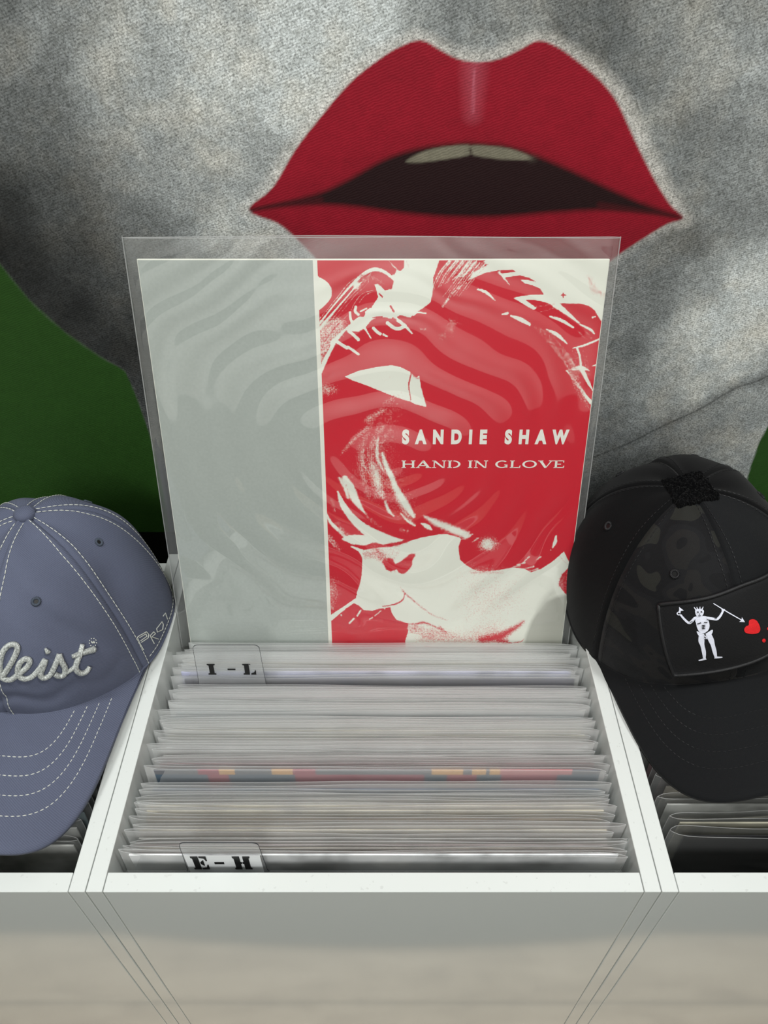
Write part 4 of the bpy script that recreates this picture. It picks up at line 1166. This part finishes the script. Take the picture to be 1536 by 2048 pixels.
def seam_stitches(cap, mat, offs, r, name='stitching', on=0.0030, gap=0.0007, v1=0.955, seams=range(6), lift=0.0004):
    for k in seams:
        a = k * PI / 3; vs = []; fs = []
        for sg in (-1, 1):
            pts = []
            for i in range(70):
                v = 0.0 + v1 * i / 69
                rad = max(0.006, Vector(cap._c(a, v, False)[:2]).length)
                pts.append(cap.crown(a + sg * offs / rad * min(1, 0.35 + (1 - v) * 2.2), v, lift))
            dashes(pts, on, gap, r, vs, fs)
        o = pydata(name, vs, fs, mat, cap.root); o['kind'] = 'stuff'
seam_stitches(cap1, M_THREAD, 0.0052, 0.00034)
def brim_stitches(cap, mat, scales, r, on=0.0022, gap=0.0012):
    for sc in scales:
        vs = []; fs = []
        run = []
        pts = cap.outline(sc, 160)
        for (x, y) in pts:
            th = math.atan2(x, -y); p = cap._c(th, 0, False)
            if math.hypot(x, y) > math.hypot(p.x, p.y) + 0.0015 and y < -0.03:
                run.append(Vector((x, y, cap.brimz(x, y) + 0.00075)))
        if len(run) > 2: dashes(run, on, gap, r, vs, fs)
        o = pydata('brim_stitching', vs, fs, mat, cap.root); o['kind'] = 'stuff'
brim_stitches(cap1, M_THREAD, (0.60, 0.685, 0.77, 0.855), 0.00034)
def button(cap, r, h, mat):
    top = cap._c(0, 1.0, False); vs = []; fs = []
    prof = [(1.0, -0.0015), (1.03, 0.0006), (0.97, h * .45), (0.75, h * .8), (0.4, h * .97), (0.02, h)]
    for (a, z) in prof:
        for k in range(28):
            an = 2 * PI * k / 28; vs.append(top + Vector((a * r * math.cos(an), a * r * math.sin(an), z)))
    for i in range(len(prof) - 1):
        for k in range(28):
            q = i * 28 + k; w = i * 28 + (k + 1) % 28; fs.append((q, w, w + 28, q + 28))
    fs.append(tuple((len(prof) - 1) * 28 + k for k in range(28)))
    pydata('top_button', vs, fs, mat, cap.root, True)
button(cap1, 0.0073, 0.0050, M_BLUE)
def eyelet(cap, th, v, mat, r=0.0033, hole=None):
    c = cap.crown(th, v, 0.0002, False); e = 1e-3
    a = (cap._c(th + e, v, False) - cap._c(th - e, v, False)).normalized(); b = (cap._c(th, v + e, False) - cap._c(th, v - e, False)).normalized()
    n = a.cross(b).normalized()
    vs = []; fs = []
    for k in range(20):     # wrapped thread turns round the hole
        an = 2 * PI * k / 20; d = a * math.cos(an) + b * math.sin(an)
        tube_geo(vs, fs, [c + d * r * .42, c + d * r * .7 + n * 0.0007, c + d * r], [0.0003, 0.00048, 0.0003], 5)
    eo = pydata('eyelet', vs, fs, mat, cap.root, True)
    vs = [c + n * 0.0003] + [c + n * 0.0003 + (a * math.cos(2 * PI * k / 16) + b * math.sin(2 * PI * k / 16)) * r * .45 for k in range(16)]
    pydata('eyelet_hole', vs, [(0, 1 + k, 1 + (k + 1) % 16) for k in range(16)], M_INK, eo)
for k in range(6):
    eyelet(cap1, (k + .5) * PI / 3 + (-0.11 if k in (0, ) else 0.0), 0.56 if k in (0, 5) else 0.60, M_GREYT)
def px_tube(cap, pts, w, mat_vs_fs, off=0.0008, n=8, bvh=None, flat=False, closed=False):
    vs, fs = mat_vs_fs
    w = list(w) if isinstance(w, (list, tuple)) else [w] * len(pts)
    if len(w) != len(pts): w = list(np.interp(np.linspace(0, 1, len(pts)), np.linspace(0, 1, len(w)), w))
    C = catmull([(p[0], p[1], ww) for p, ww in zip(pts, w)], n, closed) if len(pts) > 2 else np.array([(p[0], p[1], ww) for p, ww in zip(pts, w)])
    P = []; R = []; N = []
    for (x, y, ww) in C:
        h = cap.hit(x, y, off, bvh)
        if h is None: continue
        dist = ((cap.M @ h[0]) - CAMP).length
        P.append(h[0]); N.append(h[1]); R.append(ww * 0.5 * dist / FPX)
    if len(P) < 2: return
    if not flat:
        tube_geo(vs, fs, P, R, 8)
    else:
        b0 = len(vs); m = len(P)
        for i in range(m):
            t = (P[min(i + 1, m - 1)] - P[max(i - 1, 0)])
            if t.length < 1e-9: t = Vector((1, 0, 0))
            sd_ = N[i].cross(t).normalized()
            vs += [P[i] - sd_ * R[i], P[i] + sd_ * R[i], P[i] + sd_ * R[i] * .9 + N[i] * 0.0003, P[i] - sd_ * R[i] * .9 + N[i] * 0.0003]
        for i in range(m - 1):
            for k in range(4):
                q = b0 + 4 * i + k; r = b0 + 4 * i + (k + 1) % 4; fs.append((q, r, r + 4, q + 4))
        fs.append((b0, b0 + 1, b0 + 2, b0 + 3)); e = b0 + 4 * (m - 1); fs.append((e + 3, e + 2, e + 1, e))
# raised script on the front, coordinates measured in the 3.84x crop whose origin is (0, 960)
def C1(l): return [(a / 3.84, 960 + b / 3.84) for a, b in l]
g = ([], [])
LW = 10.5
px_tube(cap1, C1([(-60, 1530), (20, 1500), (90, 1400), (135, 1300), (120, 1262), (70, 1268), (20, 1330), (0, 1440), (20, 1510), (80, 1530), (140, 1490), (210, 1430), (228, 1385), (195, 1370), (150, 1410), (140, 1480), (175, 1520), (240, 1510), (300, 1450), (345, 1380), (332, 1430), (310, 1490), (335, 1515), (385, 1490), (430, 1400), (455, 1335)]), LW, g, n=6)
px_tube(cap1, C1([(450, 1338), (470, 1390), (495, 1440), (490, 1490), (450, 1502), (420, 1485)]), LW, g, n=6)
px_tube(cap1, C1([(500, 1480), (560, 1440), (600, 1390)]), LW * .8, g, n=6)
px_tube(cap1, C1([(628, 1262), (612, 1330), (585, 1400), (580, 1450), (610, 1478), (655, 1470), (685, 1430)]), [8, LW, LW, LW, LW, LW, 8], g, n=6)
px_tube(cap1, C1([(550, 1355), (620, 1330), (720, 1300)]), [8, LW, LW + 2], g, n=6)
px_tube(cap1, C1([(345, 1315), (365, 1308), (372, 1302)]), [11, 13, 9], g, n=4)
# the part of the word that lies beyond the frame
px_tube(cap1, C1([(-600, 1352), (-500, 1322), (-390, 1306)]), LW, g)
px_tube(cap1, C1([(-492, 1322), (-502, 1400), (-520, 1470), (-548, 1522)]), LW, g)
px_tube(cap1, C1([(-408, 1420), (-424, 1490), (-408, 1530), (-360, 1505), (-310, 1420), (-285, 1300)]), LW * .9, g)
px_tube(cap1, C1([(-398, 1366), (-390, 1360), (-384, 1354)]), [11, 12, 9], g, n=4)
px_tube(cap1, C1([(-285, 1300), (-305, 1400), (-312, 1490), (-280, 1532), (-220, 1530), (-140, 1530), (-60, 1530)]), LW, g)
px_tube(cap1, C1([(-350, 1382), (-290, 1372), (-215, 1356)]), LW * .8, g)
pydata('script_lettering', g[0], g[1], M_SILVER, cap1.root, True)
# small trademark-like ring of stitches
g = ([], [])
for k in range(9):
    a = 2 * PI * k / 9; px_tube(cap1, C1([(712 + 26 * math.cos(a), 1246 + 30 * math.sin(a)), (712 + 30 * math.cos(a + .2), 1246 + 34 * math.sin(a + .2))]), 1.6, g, 0.0003)
for k in range(5):
    px_tube(cap1, C1([(700 + 6 * k, 1236 + 5 * (k % 3)), (703 + 6 * k, 1250 + 4 * (k % 2))]), 1.6, g, 0.0003)
pydata('stitched_mark', g[0], g[1], M_THREAD, cap1.root)
# thin outline lettering PRO on the side
g = ([], [])
for l in ([(1100, 1303), (1075, 1260), (1052, 1208), (1068, 1196), (1122, 1166), (1140, 1186), (1136, 1212), (1084, 1246)], [(1070, 1210), (1118, 1182), (1126, 1200), (1078, 1234)],
          [(1182, 1256), (1150, 1196), (1178, 1166), (1192, 1180), (1162, 1206)], [(1166, 1206), (1216, 1222)],
          [(1200, 1142), (1242, 1088), (1252, 1110), (1246, 1150), (1206, 1168), (1200, 1142)], [(1268, 1022), (1284, 1068)], [(1250, 1046), (1262, 1028)]):
    for a, b in zip(l[:-1], l[1:]): px_tube(cap1, C1([a, b]), 1.7, g, 0.0003)
pydata('side_lettering', g[0], g[1], M_THREAD, cap1.root)
# bottom hem stitching
vs, fs = [], []
pts = [cap1.crown(2 * PI * k / 200 + 1.15, 0.025, 0.0005) for k in range(int(200 * (2 * PI - 2.3) / (2 * PI)))]
dashes(pts, 0.003, 0.0008, 0.00034, vs, fs)
pydata('hem_stitching', vs, fs, M_THREAD, cap1.root)['kind'] = 'stuff'

# --- the black cap
K0 = srgb(13, 13, 15); CAMO = [srgb(20, 20, 22), srgb(15, 15, 17), srgb(27, 26, 26), srgb(34, 34, 31)]
M_CAMO = mat_cloth('dark_camouflage_ripstop', K0, 0.7, False, CAMO, 0.35, 0.15)
M_CAMO2 = mat_cloth('plain_black_ripstop', srgb(16, 17, 19), 0.75, False, None, 0.9, 0.15)
M_MESH = mat_cloth('black_air_mesh', srgb(11, 11, 12), 0.95, False, None, 0, 0.1)
M_LOOP = mat_cloth('black_loop_pile', srgb(7, 7, 8), 1.0, False, None, 0, 0.02)
M_BTHR = simple('black_thread', srgb(30, 30, 32), 0.5, 0.4)
M_PATCH = mat_cloth('black_patch_twill', srgb(13, 13, 15), 0.75, True, None, 0, 0.25)
M_BORD = simple('black_merrowed_border', srgb(20, 20, 22), 0.55, 0.4, None, 0, 0.5, 900)
M_WEMB = simple('white_embroidery', srgb(222, 224, 238), 0.6, 0.3, 800, 0.06, 0.5, 900)
M_REMB = simple('red_embroidery', srgb(214, 34, 38), 0.6, 0.3, 800, 0.08, 0.5, 900)
def wr2(th, v):
    t = (th + PI) % (2 * PI) - PI
    return 0.0016 * math.sin(2.7 * t + 0.4) * math.sin(PI * v) + 0.0006 * math.sin(8 * t + 7 * v) - 0.0014 * math.exp(-((v - .12) / .05) ** 2) * math.exp(-(t / .8) ** 2)
cap2 = Cap((0.2360, 0.4060, TZ + 0.0150), math.radians(8), 0.0870, 0.1020, 0.0880, 0.1200, 0.028, 4.6, 0.14, 0.0780, 0.0770, wr=wr2, p=0.76, roll=math.radians(-9))
cap2.build('baseball_cap', 'black camouflage cap with a skeleton and heart patch', [M_CAMO2, M_MESH, M_MESH, M_MESH, M_MESH, M_CAMO, M_CAMO2, M_CAMO])
seam_stitches(cap2, M_BTHR, 0.0050, 0.00028, on=0.0022, gap=0.0012)
brim_stitches(cap2, M_BTHR, (0.62, 0.70, 0.78, 0.86), 0.00028)
for k in range(6): eyelet(cap2, (k + .5) * PI / 3, 0.60, M_BTHR, 0.0036)

# loop-pile pad on the crown top
def loop_pad():
    nx, ny = 44, 36; r = np.random.RandomState(4)
    vs = []; fs = []; ok = {}
    for j in range(ny):
        for i in range(nx):
            x = (-0.0155 + 0.031 * i / (nx - 1)); y = (-0.0165 + 0.030 * j / (ny - 1))
            edge = min(i, j, nx - 1 - i, ny - 1 - j)
            x += (r.rand() - .5) * 0.0012; y += (r.rand() - .5) * 0.0012
            h = cap2.bvh.ray_cast(cap2.M @ Vector((x, y, 0.25)), cap2.R.to_3x3() @ Vector((0, 0, -1)))
            p = (cap2.Mi @ h[0]) if h[0] is not None else Vector((x, y, cap2.H))
            vs.append(p + Vector((0, 0, -0.0006 if edge == 0 else 0.0014 + 0.0016 * r.rand())))
    for j in range(ny - 1):
        for i in range(nx - 1):
            q = j * nx + i; fs.append((q, q + 1, q + nx + 1, q + nx))
    pydata('loop_pile_pad', vs, fs, M_LOOP, cap2.root, False)
loop_pad()
# flag patch with the embroidered skeleton
def patch():
    top = catmull([(1320, 1207), (1375, 1202), (1430, 1190), (1485, 1170), (1536, 1148), (1604, 1112)], 8)
    bot = catmull([(1350, 1342), (1400, 1338), (1450, 1330), (1500, 1316), (1536, 1302), (1616, 1268)], 8)
    def fit(C):
        T_ = []; Z_ = []
        for (x, y) in C:
            if x > 1505: continue
            h = cap2.hit(x, y)
            T_.append(math.atan2(h[0].x, -h[0].y)); Z_.append(h[0].z)
        return T_, np.polyfit(T_, Z_, 2)
    Tt, ft = fit(top); Tb, fb = fit(bot)
    t1 = Tt[0] + 0.98; b1 = Tb[0] + 0.93
    n, m = 40, 16; P = []
    Ri = cap2.R.to_3x3()
    def zc(f, T_, th): 
        tm = T_[-1]
        return np.polyval(f, th) if th < tm else np.polyval(f, tm) + (th - tm) * min(0.02, (np.polyval(f, tm) - np.polyval(f, tm - .05)) / .05)
    for i in range(n):
        u = i / (n - 1)
        ta = Tt[0] + (t1 - Tt[0]) * u; tb = Tb[0] + (b1 - Tb[0]) * u
        for j in range(m + 1):
            t = j / m; th = ta * (1 - t) + tb * t; z = zc(ft, Tt, ta) * (1 - t) + zc(fb, Tb, tb) * t
            d = Vector((math.sin(th), -math.cos(th), 0.0))
            v = min(max(math.asin(min(1, max(0, (z - 0.012) / (cap2.H - 0.012)))) / (PI / 2), 0.0), 1)
            for _ in range(12):                       # find the crown height v whose surface lies at z
                v += (z - cap2._c(th, v, False).z) / (cap2.H * 1.5); v = min(max(v, 0.0), 0.98)
            p = cap2._c(th, v, False); e = 1e-3
            nn = (cap2._c(th + e, v, False) - cap2._c(th - e, v, False)).cross(cap2._c(th, v + e, False) - cap2._c(th, max(v - e, 0), False)).normalized()
            P.append((p + nn * (0.0024 + 0.0026 * t * t * (1 - u)), nn))
    L = [p[0] for p in P]; N = [p[1] for p in P]
    vs = list(L) + [p - q * 0.0016 for p, q in zip(L, N)]; fs = []; o = len(L); k = m + 1
    for i in range(n - 1):
        for j in range(m):
            q = i * k + j; fs += [(q, q + 1, q + k + 1, q + k), tuple(a + o for a in (q, q + k, q + k + 1, q + 1))]
    for i in range(n - 1):
        for j in (0, m):
            q = i * k + j; fs.append((q, q + k, q + k + o, q + o))
    for j in range(m):
        for i in (0, n - 1):
            q = i * k + j; fs.append((q, q + 1, q + 1 + o, q + o))
    po = pydata('patch', vs, fs, M_PATCH, cap2.root, True)
    bv = BVHTree.FromPolygons([cap2.M @ v for v in L], [(i * k + j, i * k + j + 1, (i + 1) * k + j + 1, (i + 1) * k + j) for i in range(n - 1) for j in range(m)])
    ring = [L[i * k] for i in range(n)] + [L[(n - 1) * k + j] for j in range(1, m + 1)] + [L[i * k + m] for i in range(n - 2, -1, -1)] + [L[j] for j in range(m - 1, -1, -1)]
    vs, fs = [], []; tube_geo(vs, fs, ring, [0.0013] * len(ring), 8)
    pydata('patch_border', vs, fs, M_BORD, po, True)
    K = lambda l: [(1120 + a / 3.692, 900 + b / 3.692) for a, b in l]
    def stroke(g, l, w, **kw): px_tube(cap2, K(l), [q / 3.692 for q in w] if isinstance(w, list) else w / 3.692, g, 0.0002, 5, bv, True)
    def fill(g, l, lift=0.0003, smooth=True):
        vs, fs = g
        C = catmull(K(l), 4, True) if smooth else np.array(K(l))
        c = C.mean(0); b = len(vs)
        h = cap2.hit(c[0], c[1], lift + 0.0002, bv)
        if h is None: return
        vs.append(h[0]); mid = []
        for q in C:
            h = cap2.hit(q[0], q[1], lift, bv)
            if h is None: return
            vs.append(h[0])
        nn = len(C)
        for i in range(nn): fs.append((b, b + 1 + i, b + 1 + (i + 1) % nn))
    g = ([], [])
    fill(g, [(1000, 1180), (1030, 1172), (1058, 1180), (1062, 1200), (1048, 1228), (1030, 1236), (1010, 1226), (1000, 1205)])
    for a, b in (((990, 1160), (1012, 1190)), ((1010, 1158), (1020, 1190)), ((1034, 1156), (1032, 1186)), ((1058, 1156), (1042, 1190))): stroke(g, [a, b], [4, 12])
    fill(g, [(985, 1238), (1015, 1226), (1035, 1232), (1060, 1224), (1088, 1232), (1098, 1262), (1104, 1300), (1092, 1332), (1060, 1352), (1030, 1342), (1012, 1310), (1002, 1270)])
    stroke(g, [(995, 1242), (975, 1262), (952, 1276), (920, 1250), (890, 1215)], [20, 18, 16, 15, 12])
    stroke(g, [(892, 1214), (874, 1216), (866, 1206), (876, 1196), (890, 1204)], 7)
    fill(g, [(880, 1158), (914, 1184), (894, 1188), (886, 1204), (876, 1200), (880, 1180)], smooth=False)
    stroke(g, [(1080, 1238), (1120, 1244), (1158, 1248), (1184, 1222), (1204, 1184)], [18, 18, 16, 15, 12])
    stroke(g, [(1192, 1176), (1216, 1182)], 12)
    stroke(g, [(1132, 1132), (1240, 1198), (1345, 1258)], [5, 7, 6])
    fill(g, [(1364, 1270), (1322, 1268), (1338, 1255), (1342, 1234)], smooth=False)
    fill(g, [(1010, 1336), (1040, 1352), (1075, 1354), (1122, 1326), (1126, 1345), (1100, 1384), (1076, 1394), (1044, 1384), (1020, 1364)])
    stroke(g, [(1046, 1368), (1044, 1410), (1052, 1445), (1062, 1490), (1066, 1538)], [36, 38, 26, 26, 16]); stroke(g, [(1078, 1538), (1050, 1546), (1024, 1552)], [16, 12, 6])
    stroke(g, [(1098, 1362), (1116, 1405), (1128, 1440), (1140, 1485), (1150, 1528)], [34, 36, 26, 26, 16]); stroke(g, [(1140, 1530), (1170, 1530), (1198, 1528)], [16, 12, 6])
    pydata('skeleton_embroidery', g[0], g[1], M_WEMB, po, False)
    g = ([], [])
    for a, b, w in (((1014, 1194), (1024, 1196), 8), ((1040, 1194), (1050, 1192), 8), ((1030, 1206), (1032, 1212), 5), ((1022, 1222), (1040, 1221), 4), ((1014, 1282), (1042, 1272), 5), ((1064, 1270), (1088, 1272), 5),
                    ((1046, 1292), (1072, 1290), 4), ((1046, 1304), (1072, 1302), 4), ((1048, 1316), (1072, 1314), 4), ((1058, 1288), (1058, 1318), 4), ((1068, 1352), (1074, 1366), 8), ((1066, 1376), (1076, 1386), 6),
                    ((1000, 1250), (990, 1262), 4), ((1084, 1246), (1100, 1256), 4), ((960, 1270), (980, 1262), 3), ((1140, 1242), (1156, 1240), 3)):
        vs, fs = g; px_tube(cap2, K([a, b]), w / 3.692, g, 0.0007, 4, bv, True)
    pydata('skeleton_bone_lines', g[0], g[1], M_PATCH, po, False)
    g = ([], [])
    fill(g, [(1398, 1254), (1425, 1248), (1452, 1262), (1470, 1295), (1476, 1325), (1462, 1348), (1430, 1356), (1395, 1355), (1366, 1345), (1358, 1322), (1372, 1300), (1390, 1292), (1392, 1270)], 0.0004)
    pydata('heart_embroidery', g[0], g[1], M_REMB, po, False)
    for (cx, cy, r_) in ((1503, 1405, 13), (1536, 1318, 11), (1556, 1370, 12)):
        g = ([], []); fill(g, [(cx + r_ * math.cos(a), cy + r_ * 1.1 * math.sin(a)) for a in [k * PI / 4 for k in range(8)]], 0.0004)
        if g[0]: pydata('blood_drop', g[0], g[1], M_REMB, po, False)
patch()
